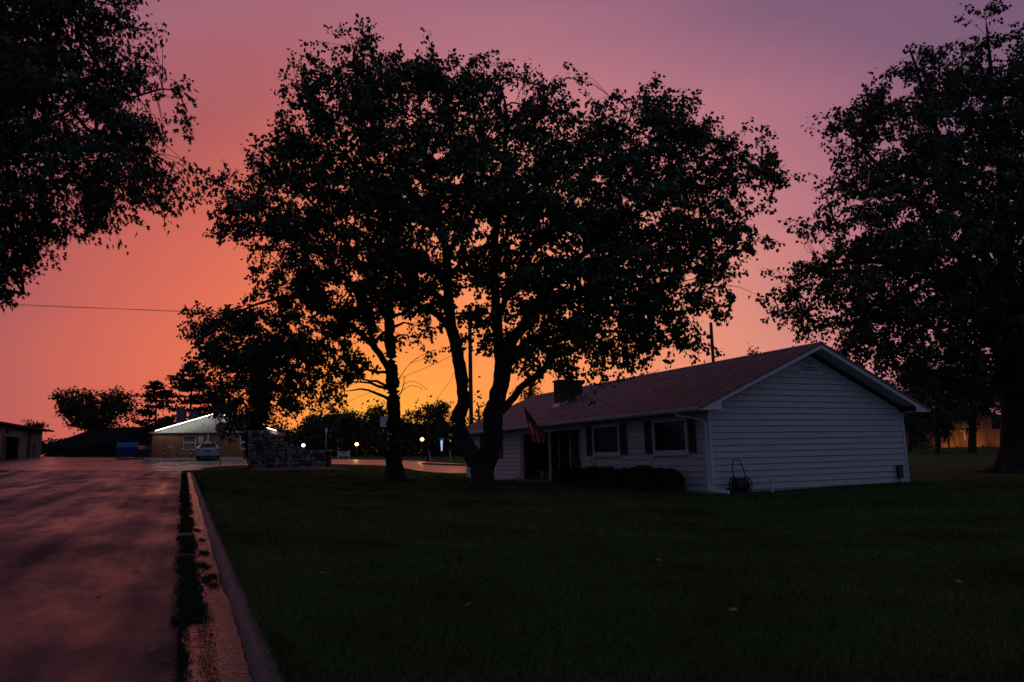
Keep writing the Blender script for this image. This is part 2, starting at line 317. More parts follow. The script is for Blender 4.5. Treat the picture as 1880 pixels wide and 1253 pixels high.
# running water in the gutter
rg0=np.random.default_rng(5); pw=np.linspace(-6,PC-.4,520); tq=np.linspace(0,1,7)
lo=np.where(pw<6.0,-.335,-.215)+.0; lo=-.215-.12*(1-sm(6.2,7.2,pw))+np.convolve(rg0.normal(0,.07,len(pw)),np.ones(7)/7,'same')
hi=-.010+np.convolve(rg0.normal(0,.030,len(pw)),np.ones(9)/9,'same')+.006*np.sin(pw*2.1)
Qw=lo[:,None]+(hi-lo)[:,None]*tq[None,:]; Pw=np.repeat(pw[:,None],7,1); X,Y=pq2xy(Pw,Qw)
grid('gutter_water',X,Y,T(X.ravel(),Y.ravel()).reshape(X.shape)+.024,M_WATER)
# kerb in cast lengths with open joints: each length is a part of the kerb
kerb=bpy.data.objects.new('kerb',None); col.objects.link(kerb); kerb['kind']='structure'
prof=[(-.02,0),(.0,.02),(.018,.055),(.04,.082),(.07,.097),(.10,.101),(.125,.102),(.15,.100),(.16,.03)]
seg=3.05; p0=-14.3
while p0<PC-.5:
    p1=min(p0+seg-.012,PC-.5); b=MB(); pp=np.linspace(p0,p1,7); n=len(prof)
    vs=[]
    for p in pp:
        for q,h in prof:
            x,y=pq2xy(p,q+.008*math.sin(p*1.3)); hs=float(1-sm(PC-4,PC+1.5,p)); vs.append((x,y,float(T(x,y)[0])+h*hs-.004))
    fs=[(i*n+k,(i+1)*n+k,(i+1)*n+k+1,i*n+k+1) for i in range(6) for k in range(n-1)]+[tuple(range(n)),tuple(6*n+k for k in range(n-1,-1,-1))]
    b.add(vs,fs).build('kerb_stone',M_CONC,kerb,smooth=False); p0+=seg
# lot in front of the brick building and the wet cross street, strips between a near and a far edge
def strip(name,near,far,m,nc=14,dz=.045,sub=6):
    near=np.array(near,float); far=np.array(far,float)
    t=np.linspace(0,len(near)-1,(len(near)-1)*sub+1); ip=lambda a:np.stack([np.interp(t,np.arange(len(a)),a[:,k]) for k in (0,1)],-1)
    a,b=ip(near),ip(far); s=np.linspace(0,1,nc)
    X=a[:,None,0]+(b-a)[:,None,0]*s; Y=a[:,None,1]+(b-a)[:,None,1]*s
    return grid(name,X,Y,T(X.ravel(),Y.ravel()).reshape(X.shape)+dz,m)
def A2(x,y,Yv): return tuple(at(x,y,Yv)[:2])
n1=[(-70,52),(-45,46.5),(-28.6,45.2),(-24,44.6),(-18.6,43.3),(-18.3,45.5),A2(365,862.5,47.5),A2(404,858.6,51),A2(460,856,54),A2(530,853.5,57)]
f1=[(-95,95),A2(40,842,92),A2(80,841,88),A2(120,841,86),A2(160,841,85),A2(200,841,84),A2(290,841,82),A2(380,841,82),A2(440,841,82),A2(520,841,82)]
strip('parking_lot',n1,f1,M_LOT)
n2=[A2(500,855,55.5),A2(560,853.5,57.5),A2(602,854.2,57),A2(660,854,55),A2(715,857,52),A2(740,861.5,49),A2(765,866,47),A2(800,869.5,46),A2(856,873,45.5),(0.5,44.5),(12,48),(24,54)]
f2=[A2(500,842,79),A2(560,843,78),A2(602,843.6,77),A2(660,844.4,75),A2(715,845.3,73.5),A2(740,846,72.5),A2(765,847.4,71.5),A2(800,850,70),A2(856,853,67),(0,66),(16,66),(34,68)]
strip('wet_street',n2,f2,M_STREET,dz=.03)
# narrow grass tongue between the street lanes beside the house
tg=MB(); ctr=[A2(775,855.5,60),A2(800,855.8,59.5),A2(830,856.5,59),A2(856,858,58.5),(1.5,58),(8,58.5)]; wd=[.12,.3,.7,1.2,1.6,1.8]
vs=[]
for (x,y),w in zip(ctr,wd):
    for k,(o,h) in enumerate(((-1,.02),(-.5,.10),(0,.13),(.5,.10),(1,.02))): vs.append((x,y+o*w,float(T(x,y+o*w)[0])+h+.03))
tg.add(vs,[(i*5+k,i*5+k+1,i*5+6+k,i*5+5+k) for i in range(5) for k in range(4)]).build('grass_median',M_GRASSG,smooth=True,kind='structure')
# concrete apron by the brick building
YAW=.4417
GD=np.array([math.cos(YAW),math.sin(YAW)]); FD=np.array([-math.sin(YAW),math.cos(YAW)])
BL=at(277,842,67.5)[:2]               # front left corner of the brick building
def bl(u,v): return BL+GD*u+FD*v
strip('concrete_apron',[bl(-.5,-4.6),bl(3,-5),bl(6,-5.2),bl(9,-5.4),bl(13.5,-5.6)],[bl(-.5,.3),bl(3,.3),bl(6,.3),bl(9,.3),bl(13.5,.3)],M_APRON,nc=6,dz=.075,sub=3)
# grass islands at the road's left side
def mound(name,c,rx,ry,h,m=M_GRASSG,rz=0,jit=.1,dz=0):
    b=MB(); nr,na=6,28; vs=[]; ph=rng.uniform(0,6,3)
    for i in range(nr+1):
        r=i/nr
        for k in range(na):
            a=2*math.pi*k/na; w=1+jit*(math.sin(2*a+ph[0])+.6*math.sin(3*a+ph[1])+.4*math.sin(7*a+ph[2]))
            lx,ly=rx*r*w*math.cos(a),ry*r*w*math.sin(a); x=c[0]+lx*math.cos(rz)-ly*math.sin(rz); y=c[1]+lx*math.sin(rz)+ly*math.cos(rz)
            vs.append((x,y,float(T(x,y)[0])+dz+h*(1-r**3)-.03*(r>=1)))
    return b.add(vs,[(i*na+k,i*na+(k+1)%na,(i+1)*na+(k+1)%na,(i+1)*na+k) for i in range(nr) for k in range(na)]).build(name,m,smooth=True,kind='structure')
mound('grass_verge',(-36.0,42.6),8.6,1.7,.20,rz=-.12,dz=.03)
mound('grass_verge',(-50.5,68.5),9,4.2,.2,rz=YAW+math.pi/2,dz=.03)

# ------------------------------------------------------------------ the white ranch house (local x along the gable, y along the front wall)
HA=(6.153,24.21)
house=thing('ranch_house',(HA[0],HA[1],0),'white clapboard ranch house with dusky shingled gable roof, beside the forked maple','house',rz=YAW)
WU,LV=8.9,20.66; APU,APZ=4.48,4.88; EZ=2.69; EU0,EU1=-.74,9.50; V0,V1=-.62,21.22
SLP=(APZ-EZ)/(APU-EU0); SLB=(APZ-EZ)/(EU1-APU)
def roofz(u): return EZ+(u-EU0)*SLP if u<=APU else EZ+(EU1-u)*SLB
ROW=.2032; Z0=.266
# wall cores
core=MB(); core.prism([(.03,-.3),(WU-.03,-.3),(WU-.03,2.56),(APU,roofz(APU)-.32),(.03,2.56)],1,.03,.10); gw=core.build('gable_wall',M_SID,house)
for k in range(-1,21):
    zb=Z0+ROW*k-.002; zt=zb+ROW+.004
    def lim(z):
        if z<=2.56: return .05,WU-.05
        m=roofz(0)-.30
        a=max(.05,(z-2.50)/SLP+.05-.3); b=min(WU-.05,WU-((z-2.50)/SLB+.05-.3)); return a,b
    a0,b0=lim(zb); a1,b1=lim(zt)
    if b0-a0<.5 or zt>roofz(APU)-.28: continue
    if b1<a1: a1=b1=(a1+b1)/2
    MB().hexa([(a0,-.022,zb+.008),(b0,-.022,zb+.008),(b0,.05,zb+.008),(a0,.05,zb+.008)],[(a1,.022,zt),(b1,.022,zt),(b1,.05,zt),(a1,.05,zt)]).build('siding_board',M_SID,gw)
for u in (0,WU): MB().box(u-.032 if u==0 else u-.07,-.034,-.25,u+.07 if u==0 else u+.012,.06,2.55).build('corner_post',M_TRIM,house)
def frontwall(v0,v1,holes,name):
    c=MB()
    vs_=sorted(set([v0,v1]+[h for a in holes for h in a[:2]]))
    for a,b in zip(vs_[:-1],vs_[1:]):
        hs=[h for h in holes if h[0]<=a+1e-6 and h[1]>=b-1e-6]
        if not hs: c.box(.03,a,-.3,.10,b,2.56)
        else: c.box(.03,a,-.3,.10,b,hs[0][2]); c.box(.03,a,hs[0][3],.10,b,2.56)
    w=c.build(name,M_SID,house)
    for k in range(-1,12):
        zb=Z0+ROW*k-.002; zt=min(zb+ROW+.004,2.555)
        segs=[(v0,v1)]
        for h in holes:
            if h[2]<zt-.02 and h[3]>zb+.02: segs=[s for a,b in segs for s in ((a,min(b,h[0])),(max(a,h[1]),b)) if s[1]-s[0]>.03]
        for a,b in segs:
            MB().hexa([(-.022,a,zb+.008),(.05,a,zb+.008),(.05,b,zb+.008),(-.022,b,zb+.008)],[(.022,a,zt),(.05,a,zt),(.05,b,zt),(.022,b,zt)]).build('siding_board',M_SID,w)
    return w
wins=[(1.06,2.98,1.24,2.42),(5.10,7.02,1.25,2.42)]
winl=[(16.45,17.95,1.27,2.42)]
frontwall(.06,8.0,wins,'front_wall'); frontwall(13.47,LV-.02,winl,'front_wall')
MB().box(WU-.10,.1,-.3,WU-.03,LV,2.56).build('rear_wall',M_SID,house)
MB().prism([(.03,-.3),(WU-.03,-.3),(WU-.03,2.56),(APU,roofz(APU)-.32),(.03,2.56)],1,LV-.08,LV-.02).build('far_gable_wall',M_SID,house)
MB().box(-.014,LV-.08,-.2,.03,LV+.012,2.55).build('corner_post',M_TRIM,house)
MB().box(-.014,13.43,.1,.05,13.52,2.55).build('corner_post',M_TRIM,house)
MB().box(-.014,7.95,.1,.05,8.03,2.55).build('corner_post',M_TRIM,house)
def window(v0,v1,z0,z1,u=0,mull=False,blind=False,pf=.09):
    w=MB(); w.box(u-.065,v0,z0,u+.02,v0+pf,z1); w.box(u-.065,v1-pf,z0,u+.02,v1,z1); w.box(u-.065,v0+pf,z1-pf,u+.02,v1-pf,z1); w.box(u-.065,v0+pf,z0,u+.02,v1-pf,z0+.13)
    o=w.build('window',M_TRIM,house)
    MB().box(u+.035,v0+pf-.03,z0+.1,u+.045,v1-pf+.03,z1-pf+.03).build('pane',M_GLASS,o)
    MB().box(u-.085,v0-.05,z0-.045,u+.0,v1+.05,z0-.003).build('sill',M_TRIM,o)
    s=MB(); s.box(u+.0,v0+pf,z0+.13,u+.03,v0+pf+.045,z1-pf); s.box(u+.0,v1-pf-.045,z0+.13,u+.03,v1-pf,z1-pf); s.box(u+.0,v0+pf+.045,z1-pf-.045,u+.03,v1-pf-.045,z1-pf); s.box(u+.0,v0+pf+.045,z0+.13,u+.03,v1-pf-.045,z0+.175)
    if mull: vm=(v0+v1)/2; s.box(u+.001,vm-.025,z0+.175,u+.029,vm+.025,z1-pf-.045)
    s.build('sash',M_DARK if not blind else M_TRIM,o)
    if blind:
        bb=MB(); z=z0+.2
        while z<z1-.12: bb.hexa([(u+.06,v0+pf,z),(u+.10,v0+pf,z+.005),(u+.10,v1-pf,z+.005),(u+.06,v1-pf,z)],[(u+.06,v0+pf,z+.012),(u+.10,v0+pf,z+.045),(u+.10,v1-pf,z+.045),(u+.06,v1-pf,z+.012)]); z+=.05
        bb.build('blind',M_BLIND,o,kind='stuff')
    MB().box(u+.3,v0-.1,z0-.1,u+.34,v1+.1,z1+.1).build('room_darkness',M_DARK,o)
    return o
def shutter(v0,v1,z0,z1,u=0):
    u-=.02; w=MB(); w.box(u-.035,v0,z0,u-.006,v0+.05,z1); w.box(u-.035,v1-.05,z0,u-.006,v1,z1)
    for z in (z0,(z0+z1)/2-.03,z1-.06): w.box(u-.034,v0+.05,z,u-.007,v1-.05,z+.06)
    w.box(u-.009,v0+.05,z0+.06,u-.0065,v1-.05,z1-.06); o=w.build('shutter',M_SHUT,house); z=z0+.07; m=(z0+z1)/2; i=0
    while z<z1-.09:
        if not (m-.06<z<m+.035): MB().hexa([(u-.032,v0+.05,z),(u-.010,v0+.05,z+.012),(u-.010,v1-.05,z+.012),(u-.032,v1-.05,z)],[(u-.032,v0+.05,z+.008),(u-.010,v0+.05,z+.04),(u-.010,v1-.05,z+.04),(u-.032,v1-.05,z+.008)]).build('slat',M_SHUT,o)
        z+=.058
for a in wins: window(*a,mull=False)
for a in winl: window(*a,mull=True)
for a,b in ((.66,1.0),(3.06,3.46),(4.66,5.03),(7.10,7.50),(15.78,16.36),(18.04,18.60)): shutter(a,b,1.27,2.44)
# porch recess: brick back wall, door, window, slab, post
PU=1.55
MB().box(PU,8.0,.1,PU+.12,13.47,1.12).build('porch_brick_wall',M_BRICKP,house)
MB().box(PU+.03,8.0,1.12,PU+.12,13.47,2.56).build('porch_wall',mat('porch_panelling',(.10,.075,.06),.7,.25,5),house)
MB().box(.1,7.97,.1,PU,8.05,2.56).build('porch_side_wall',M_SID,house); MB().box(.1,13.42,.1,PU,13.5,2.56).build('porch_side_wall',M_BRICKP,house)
MB().box(-.25,8.06,-.1,PU,13.41,.26).build('porch_slab',M_CONC,house)
MB().box(.0,8.05,2.50,PU,13.42,2.56).build('porch_ceiling',M_SOFF,house)
MB().box(-.02,8.04,2.36,.08,13.43,2.56).build('porch_beam',M_TRIM,house)
window(9.15,10.75,1.14,2.35,PU-.0,blind=True); shutter(8.78,9.10,1.14,2.35,PU); shutter(10.8,11.12,1.14,2.35,PU)
dr=MB().box(PU-.03,11.7,.27,PU+.02,12.65,2.33).build('door',mat('dark_red_door',(.05,.014,.012),.5,.15,6),house)
for z in (.42,1.05,1.68):
    for v in (11.8,12.22): MB().box(PU-.042,v,z,PU-.031,v+.33,z+.48).build('door_panel',MATS['dark_red_door'],dr)
MB().lathe([(.0,0),(.03,.005),(.032,.03),(.0,.05)],10,(PU-.06,11.78,1.25)).build('door_knob',M_GALV,dr)
fr=MB(); fr.box(PU-.035,11.6,.26,PU+.03,11.695,2.43); fr.box(PU-.035,12.655,.26,PU+.03,12.75,2.43); fr.box(PU-.035,11.695,2.335,PU+.03,12.655,2.43); fr.build('door_frame',M_TRIM,house)
for v in (10.72,):
    b=MB(); b.box(-.05,v-.045,.27,.04,v+.045,2.36); b.box(-.075,v-.07,.26,.065,v+.07,.34); b.box(-.07,v-.065,2.28,.06,v+.065,2.355); b.build('porch_post',M_TRIM,house)
# soffits, fascia, rake boards
MB().box(EU0+.03,V0+.05,2.545,.03,V1-.05,2.57).build('eave_soffit',M_SOFF,house)
MB().box(WU-.03,V0+.05,2.545,EU1-.03,V1-.05,2.57).build('eave_soffit',M_SOFF,house)
MB().box(EU0,V0+.03,2.55,EU0+.03,V1-.03,2.665).build('fascia_board',M_TRIM,house)
MB().box(EU1-.03,V0+.03,2.55,EU1,V1-.03,2.665).build('fascia_board',M_TRIM,house)
for nm,va in (('rake_board',V0),('rake_board',V1-.03)):
    for side in (0,1):
        if side==0: poly=[(EU0-.01,2.555),(.02,2.555),(.02,roofz(.02)-.20),(APU,APZ-.21),(APU,APZ-.035),(EU0-.01,EZ-.035)]
        else: poly=[(EU1+.01,2.555),(EU1+.01,EZ-.035),(APU+.002,APZ-.035),(APU+.002,APZ-.21),(WU-.02+.0,roofz(WU)-.20),(WU-.02,2.555)]
        MB().prism(poly,1,va,va+.03).build(nm,M_TRIM,house)
for side in (0,1):
    u0,u1=(0.0,APU) if side==0 else (APU,WU)
    for va,vb in ((V0+.03,.02),(LV,V1-.03)):
        z0,z1=roofz(u0)-.19,roofz(u1)-.19
        MB().hexa([(u0,va,z0),(u1,va,z1),(u1,vb,z1),(u0,vb,z0)],[(u0,va,z0+.02),(u1,va,z1+.02),(u1,vb,z1+.02),(u0,vb,z0+.02)]).build('rake_soffit',M_SOFF,house)
# roof deck + shingles
for side in (0,1):
    (ua,za),(ub,zb)=((EU0-.03,EZ-.013),(APU,APZ)) if side==0 else ((APU,APZ),(EU1+.03,EZ-.013))
    th=.075
    rf=MB().hexa([(ua,V0-.03,za-th),(ub,V0-.03,zb-th),(ub,V1+.03,zb-th),(ua,V1+.03,za-th)],[(ua,V0-.03,za-.03),(ub,V0-.03,zb-.03),(ub,V1+.03,zb-.03),(ua,V1+.03,za-.03)]).build('roof_slope',M_SHING,house)
    # courses of tabs, each tab a thin wedge
    if side==0: e=Vector((EU0-.05,0,EZ-.02)); d=Vector((APU-EU0+.05,0,APZ-EZ+.02))
    else: e=Vector((EU1+.05,0,EZ-.02)); d=Vector((APU-EU1-.05,0,APZ-EZ+.02))
    Ls=d.length; d.normalize(); nrm=Vector((-d.z,0,d.x)) if side==0 else Vector((d.z,0,-d.x))
    ncs=int(Ls/.148); ex=Ls/ncs; b=MB(); tw=.305
    for c in range(ncs):
        s0=c*ex; s1=s0+ex*1.02; v=V0-.04-(c%2)*tw/2-.07*(c%3)
        while v<V1+.04:
            va=max(v+.004,V0-.045); vb=min(v+tw-.004,V1+.045)
            if vb-va>.03:
                h=.008+random.uniform(0,.006); dz=random.uniform(-.006,.006)
                P=lambda s,v_,hh:tuple(e+d*s+nrm*(hh-.012)+Vector((0,v_,0)))
                b.hexa([P(s0+dz,va,-.004),P(s1,va,-.012),P(s1,vb,-.012),P(s0+dz,vb,-.004)],[P(s0+dz,va,h+.006),P(s1,va,.001),P(s1,vb,.001),P(s0+dz,vb,h+.006)])
            v+=tw
    b.build('shingle_field',M_SHING,rf,kind='stuff')
v=V0-.03; rc=0
cap=MB()
while v<V1:
    cap.hexa([(APU-.15,v,APZ-.055),(APU+.15,v,APZ-.06),(APU+.15,v+.2,APZ-.075),(APU-.15,v+.2,APZ-.07)],[(APU-.012,v,APZ+.022),(APU+.012,v,APZ+.022),(APU+.012,v+.2,APZ+.008),(APU-.012,v+.2,APZ+.008)]); v+=.19
cap.build('ridge_cap',M_SHING,house,kind='stuff')
# gutter and downspouts
def halfgutter(u,s):
    g=[]; pr=[(0,.0),(0,-.085),(s*.03,-.115),(s*.085,-.115),(s*.115,-.06),(s*.115,.0),(s*.107,.0),(s*.107,-.058),(s*.08,-.107),(s*.034,-.107),(s*.008,-.08),(s*.008,.0)]
    return [(u+a,2.665+b) for a,b in pr]
MB().prism(halfgutter(EU0-.002,-1),1,V0-.0,V1).build('gutter',M_TRIM,house)
MB().prism(halfgutter(EU1+.002,1),1,V0-.0,V1).build('gutter',M_TRIM,house)
def downspout(v,zg,far=False):
    b=MB(); b.tube([(EU0-.06,v+.55,2.56),(EU0-.05,v+.5,2.47),(-.14,v+.06,2.30),(-.075,v,2.20)],.042,8)
    b.box(-.115,v-.045,zg+.16,-.03,v+.045,2.215)
    o=b.build('downspout',M_TRIM,house)
    for z in (.9,1.9): MB().box(-.12,v-.055,z,-.01,v+.055,z+.03).build('bracket',M_TRIM,o)
    return o
d1=downspout(.10,-.05)
el=MB().tube([(-.073,.10,.16),(-.09,.03,.07),(-.05,-.25,.06),(.10,-.62,.05)],[.05,.055,.06,.06],8).build('downspout_elbow',M_TRIM,house)
MB().tube([(-.073,13.55,2.5),(-.073,13.55,.42)],.04,8).build('downspout',M_TRIM,house)
MB().tube([(-.073,13.55,.45),(-.11,13.6,.36),(-.30,13.9,.33)],.042,8).build('downspout_elbow',M_TRIM,house)
# triangular gable vent with louvres
vt=MB(); vu0,vu1,vz0,vuM,vz1=3.88,5.10,3.86,4.49,4.44
def tri(t): return [(vu0+t*1.9,vz0+t),(vu1-t*1.9,vz0+t),(vuM,vz1-t*1.05)]
o_,i_=tri(0),tri(.07)
for a in range(3):
    b2=(a+1)%3; vt.hexa([(o_[a][0],-.045,o_[a][1]),(o_[b2][0],-.045,o_[b2][1]),(i_[b2][0],-.045,i_[b2][1]),(i_[a][0],-.045,i_[a][1])],[(o_[a][0],.01,o_[a][1]),(o_[b2][0],.01,o_[b2][1]),(i_[b2][0],.01,i_[b2][1]),(i_[a][0],.01,i_[a][1])])
gv=vt.build('gable_vent',M_TRIM,house)
MB().prism(i_,1,-.008,-.003).build('vent_screen',M_DARK,gv)
z=vz0+.09
while z<vz1-.14:
    k=(z-vz0)/(vz1-vz0); a=vu0+(vuM-vu0)*k+.09; c=vu1-(vu1-vuM)*k-.09
    if c-a>.06: MB().hexa([(a,-.045,z),(c,-.045,z),(c,-.01,z+.03),(a,-.01,z+.03)],[(a,-.045,z+.012),(c,-.045,z+.012),(c,-.01,z+.042),(a,-.01,z+.042)]).build('slat',M_TRIM,gv)
    z+=.075
# chimney
cu0,cu1,cv0,cv1=1.5,2.72,12.36,13.0
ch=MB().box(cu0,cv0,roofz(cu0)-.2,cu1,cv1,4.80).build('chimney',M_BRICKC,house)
MB().box(cu0-.04,cv0-.04,4.80,cu1+.04,cv1+.04,4.88).build('chimney_cap',M_MORT,ch)
MB().lathe([(.16,0),(.17,.2),(.15,.22)],12,(2.15,12.68,4.88)).build('flue',M_BRICKC,ch)
fl=MB(); fl.hexa([(cu0-.12,cv0-.03,roofz(cu0-.12)-.01),(cu0+.002,cv0-.03,roofz(cu0)-.01),(cu0+.002,cv1+.03,roofz(cu0)-.01),(cu0-.12,cv1+.03,roofz(cu0-.12)-.01)],[(cu0-.12,cv0-.03,roofz(cu0-.12)+.02),(cu0-.008,cv0-.03,roofz(cu0)+.16),(cu0-.008,cv1+.03,roofz(cu0)+.16),(cu0-.12,cv1+.03,roofz(cu0-.12)+.02)])
fl.hexa([(cu0,cv0-.05,roofz(cu0)-.01),(cu1,cv0-.05,roofz(cu1)-.01),(cu1,cv0+.002,roofz(cu1)-.01),(cu0,cv0+.002,roofz(cu0)-.01)],[(cu0,cv0-.012,roofz(cu0)+.12),(cu1,cv0-.012,roofz(cu1)+.12),(cu1,cv0-.006,roofz(cu1)+.12),(cu0,cv0-.006,roofz(cu0)+.12)]); fl.build('flashing',M_GALV,ch)
# electric box on the gable wall, faucet
bx=MB(); bx.box(8.28,-.13,.23,8.5,-.02,.66); o=bx.build('meter_box',mat('grey_box_paint',(.035,.05,.055),.5,.15,8),house); MB().box(8.27,-.14,.60,8.51,-.012,.67).build('box_lid',MATS['grey_box_paint'],o)
MB().tube([(8.39,-.06,.24),(8.39,-.06,-.05)],.025,8).build('conduit',M_GALV,house)
fc=MB(); fc.tube([(1.36,0,.235),(1.36,-.10,.235),(1.36,-.14,.19)],.017,8); fc.lathe([(.0,0),(.035,.004),(.035,.016),(.0,.02)],8,(1.36,-.09,.26)); fc.build('faucet',M_GALV,house)
def hp(u,v,z=0):
    x=HA[0]+GD[0]*u+FD[0]*v; y=HA[1]+GD[1]*u+FD[1]*v; return np.array([x,y,z])
def hthing(name,u,v,label,cat,dz=0,group=None):
    p=hp(u,v); return thing(name,(p[0],p[1],g1(p[0],p[1])+dz),label,cat,group,rz=YAW)
# hose reel cart
hr=hthing('hose_reel',.78,-.38,'dark green hose reel cart with looped handle against the gable wall','hose reel')
for s in (-.26,.26):
    b=MB(); b.tube([(s+.2*math.cos(t)*0,.0+.22*math.cos(t),.27+.25*math.sin(t)) for t in np.linspace(0,2*math.pi,19)],.022,6,caps=False)
    for t in np.linspace(0,math.pi*2,7)[:-1]: b.tube([(s,0,.27),(s,.22*math.cos(t),.27+.25*math.sin(t))],.014,5)
    b.build('reel_side',M_GREEN,hr)
b=MB()
for k in range(7):
    xk=-.19+.063*k; b.tube([(xk,.185*math.cos(t),.27+.19*math.sin(t)) for t in np.linspace(0,2*math.pi,15)],.03,6,caps=False)
b.build('coiled_hose',M_GREEN,hr,smooth=True)
MB().tube([(-.27,0,.27),(.3,0,.27)],.03,8).build('axle',M_BLACK,hr)
MB().tube([(-.27,.03,.03),(-.23,.02,.5),(-.24,.06,.78),(-.16,.08,1.03),(.1,.08,1.03),(.20,.06,.78),(.25,.02,.5),(.28,.03,.03)],.018,7).build('handle',M_BLACK,hr)
for s in (-.3,.3): MB().tube([(s-.03,.2,.1),(s+.03,.2,.1)],.10,14).build('wheel',M_BLACK,hr)
MB().tube([(-.2,-.1,.06),(-.35,-.2,.04),(-.48,-.12,.035),(-.5,.1,.035),(-.38,.22,.035),(-.25,.12,.035)],.016,6).build('loose_hose',M_GREEN,hr)
# white standpipe with a cap
sp=hthing('vent_standpipe',2.02,-.42,'short white capped plastic standpipe in front of the gable wall','pipe')
MB().lathe([(.05,-.2),(.05,.40)],12).build('pipe',M_TRIM,sp); MB().lathe([(.062,.36),(.062,.42),(.05,.44),(.02,.445)],12).build('cap',M_TRIM,sp)
# splash stones
b=MB(); b.prism([(-.32,0),(.32,0),(.30,.05),(.26,.06),(.22,.04),(-.22,.04),(-.26,.06),(-.30,.05)],1,-.12,.12)
s1=tag(b.build('splash_block',M_CONC),'pale concrete splash block lying past the rear corner of the white house','splash block'); p=hp(9.35,-.1); s1.location=(p[0],p[1],g1(p[0],p[1])); s1.rotation_euler=(0,0,YAW+.1)
b=MB(); b.prism([(-.2,0),(.2,0),(.19,.07),(.14,.08),(.11,.045),(-.11,.045),(-.14,.08),(-.19,.07)],1,-.3,.3)
s2=tag(b.build('splash_block',M_CONC),'pale concrete splash block below the downspout left of the porch','splash block'); p=hp(-.42,14.0); s2.location=(p[0],p[1],g1(p[0],p[1])+.01); s2.rotation_euler=(0,0,YAW+.5)
# porch pots and chair
def pot(u,v,label,r=.17,h=.32,m=None,plant=True):
    p=hp(u,v); o=thing('planter_pot',(p[0],p[1],.262),label,'planter',rz=YAW)
    MB().lathe([(r*.65,0),(r*.8,h*.3),(r,h*.85),(r*1.1,h*.87),(r*1.1,h),(r*.95,h),(r*.9,h*.9)],16).build('pot',m or M_CONC,o,smooth=True)
    if plant:
        b=MB()
        for k in range(40):
            a=random.uniform(0,6.28); l=random.uniform(.12,.34); e=random.uniform(.5,1.3); c,s=math.cos(a),math.sin(a); w=.03
            q=(c*l*math.cos(e),s*l*math.cos(e),h+l*math.sin(e)); mid=(q[0]*.6,q[1]*.6,h+(q[2]-h)*.75)
            b.add([(c*.03,s*.03,h-.02),(mid[0]-s*w,mid[1]+c*w,mid[2]),q,(mid[0]+s*w,mid[1]-c*w,mid[2])],[(0,1,2,3)])
        b.build('plant',M_WEED,o,kind='stuff')
pot(.35,12.1,'pale pot with spiky leaves on the porch near the door',.16,.36,mat('glazed_white_pot',(.45,.43,.40),.4,.15,6))
pot(.30,11.35,'grey stone pot with leaves on the porch beside the pale pot',.20,.30,M_STONE)
pot(.55,10.15,'terracotta pot on the porch beside the white post',.15,.26,mat('terracotta',(.25,.10,.06),.8,.2,6))
# patio chair on the porch
pc=hp(.75,9.35); chr_=thing('patio_chair',(pc[0],pc[1],.262),'dark metal patio chair on the porch under its window','chair',rz=YAW)
for a,b_ in ((-.22,-.22),(.22,-.22),(-.22,.22),(.22,.22)): MB().tube([(a,b_,0),(a*.95,b_*.95,.42)],.015,6).build('leg',M_BLACK,chr_)
MB().box(-.25,-.25,.41,.25,.25,.44).build('seat',M_BLACK,chr_)
b=MB(); b.tube([(.22,-.23,.42),(.30,-.23,.9),(.30,.23,.9),(.22,.23,.42)],.016,6)
bk=b.build('backrest',M_BLACK,chr_)
for v in (-.14,-.05,.05,.14): MB().box(.235,v-.02,.44,.245,v+.02,.86).build('slat',M_BLACK,bk)
# flag on a slanted pole from the porch post
P0=np.array([-.06,10.66,2.02]); P1=np.array([-1.5,10.24,3.46])
fp=thing('flag_pole',hp(-.06,10.66,2.02),'slanted flag pole bracketed to the white porch post','flag pole',rz=YAW)
off=P0
MB().tube([P0,P1],.016,8).build('pole',M_GALV,fp,off=off); MB().lathe([(.0,-.03),(.03,-.02),(.035,0),(.02,.03),(.0,.035)],10,tuple(P1)).build('finial',M_GALV,fp,off=off)
MB().box(-.07,10.63,1.93,-.04,10.69,2.1).build('bracket',M_GALV,fp,off=off)
nS,nT=40,36; vs=[]; uv=[]
for i in range(nS):
    s=i/(nS-1)
    base=P1+(P0-P1)*(.02+.86*s)
    fl_=1.52*(1-.80*s**1.1)              # the lower hoist is bunched up against the pole
    for j in range(nT):
        t=j/(nT-1); w=.055*math.sin(s*21+2*t)*(.25+t)+.03*math.sin(s*47+1.3)*t
        dv=np.array([0,w+.03*t,-fl_*t]); dr=(P0-P1)/np.linalg.norm(P0-P1)
        x=base+dv+np.array([.42*t*(1-s),.04*t,0]); vs.append(tuple(x)); uv.append((t,s))
fm=bpy.data.materials.new('stars_and_stripes'); fm.use_nodes=True; t_=fm.node_tree; L=t_.links.new; nn=t_.nodes.new; bs=t_.nodes['Principled BSDF']; bs.inputs['Roughness'].default_value=.8
at_=nn('ShaderNodeAttribute'); at_.attribute_name='flag_uv'; sx_=nn('ShaderNodeSeparateXYZ'); L(at_.outputs['Vector'],sx_.inputs[0])
def mt(op,a,b=None):
    n=nn('ShaderNodeMath'); n.operation=op
    for i,v in enumerate((a,b)):
        if v is None: continue
        if isinstance(v,(int,float)): n.inputs[i].default_value=v
        else: L(v,n.inputs[i])
    return n.outputs[0]
par=mt('LESS_THAN',mt('MODULO',mt('MULTIPLY',sx_.outputs[1],13.0),2.0),1.0)
mx=nn('ShaderNodeMix'); mx.data_type='RGBA'; L(par,mx.inputs[0]); mx.inputs[6].default_value=(.85,.80,.80,1); mx.inputs[7].default_value=(.75,.015,.03,1)
can=mt('MULTIPLY',mt('LESS_THAN',sx_.outputs[0],.40),mt('LESS_THAN',sx_.outputs[1],.5385))
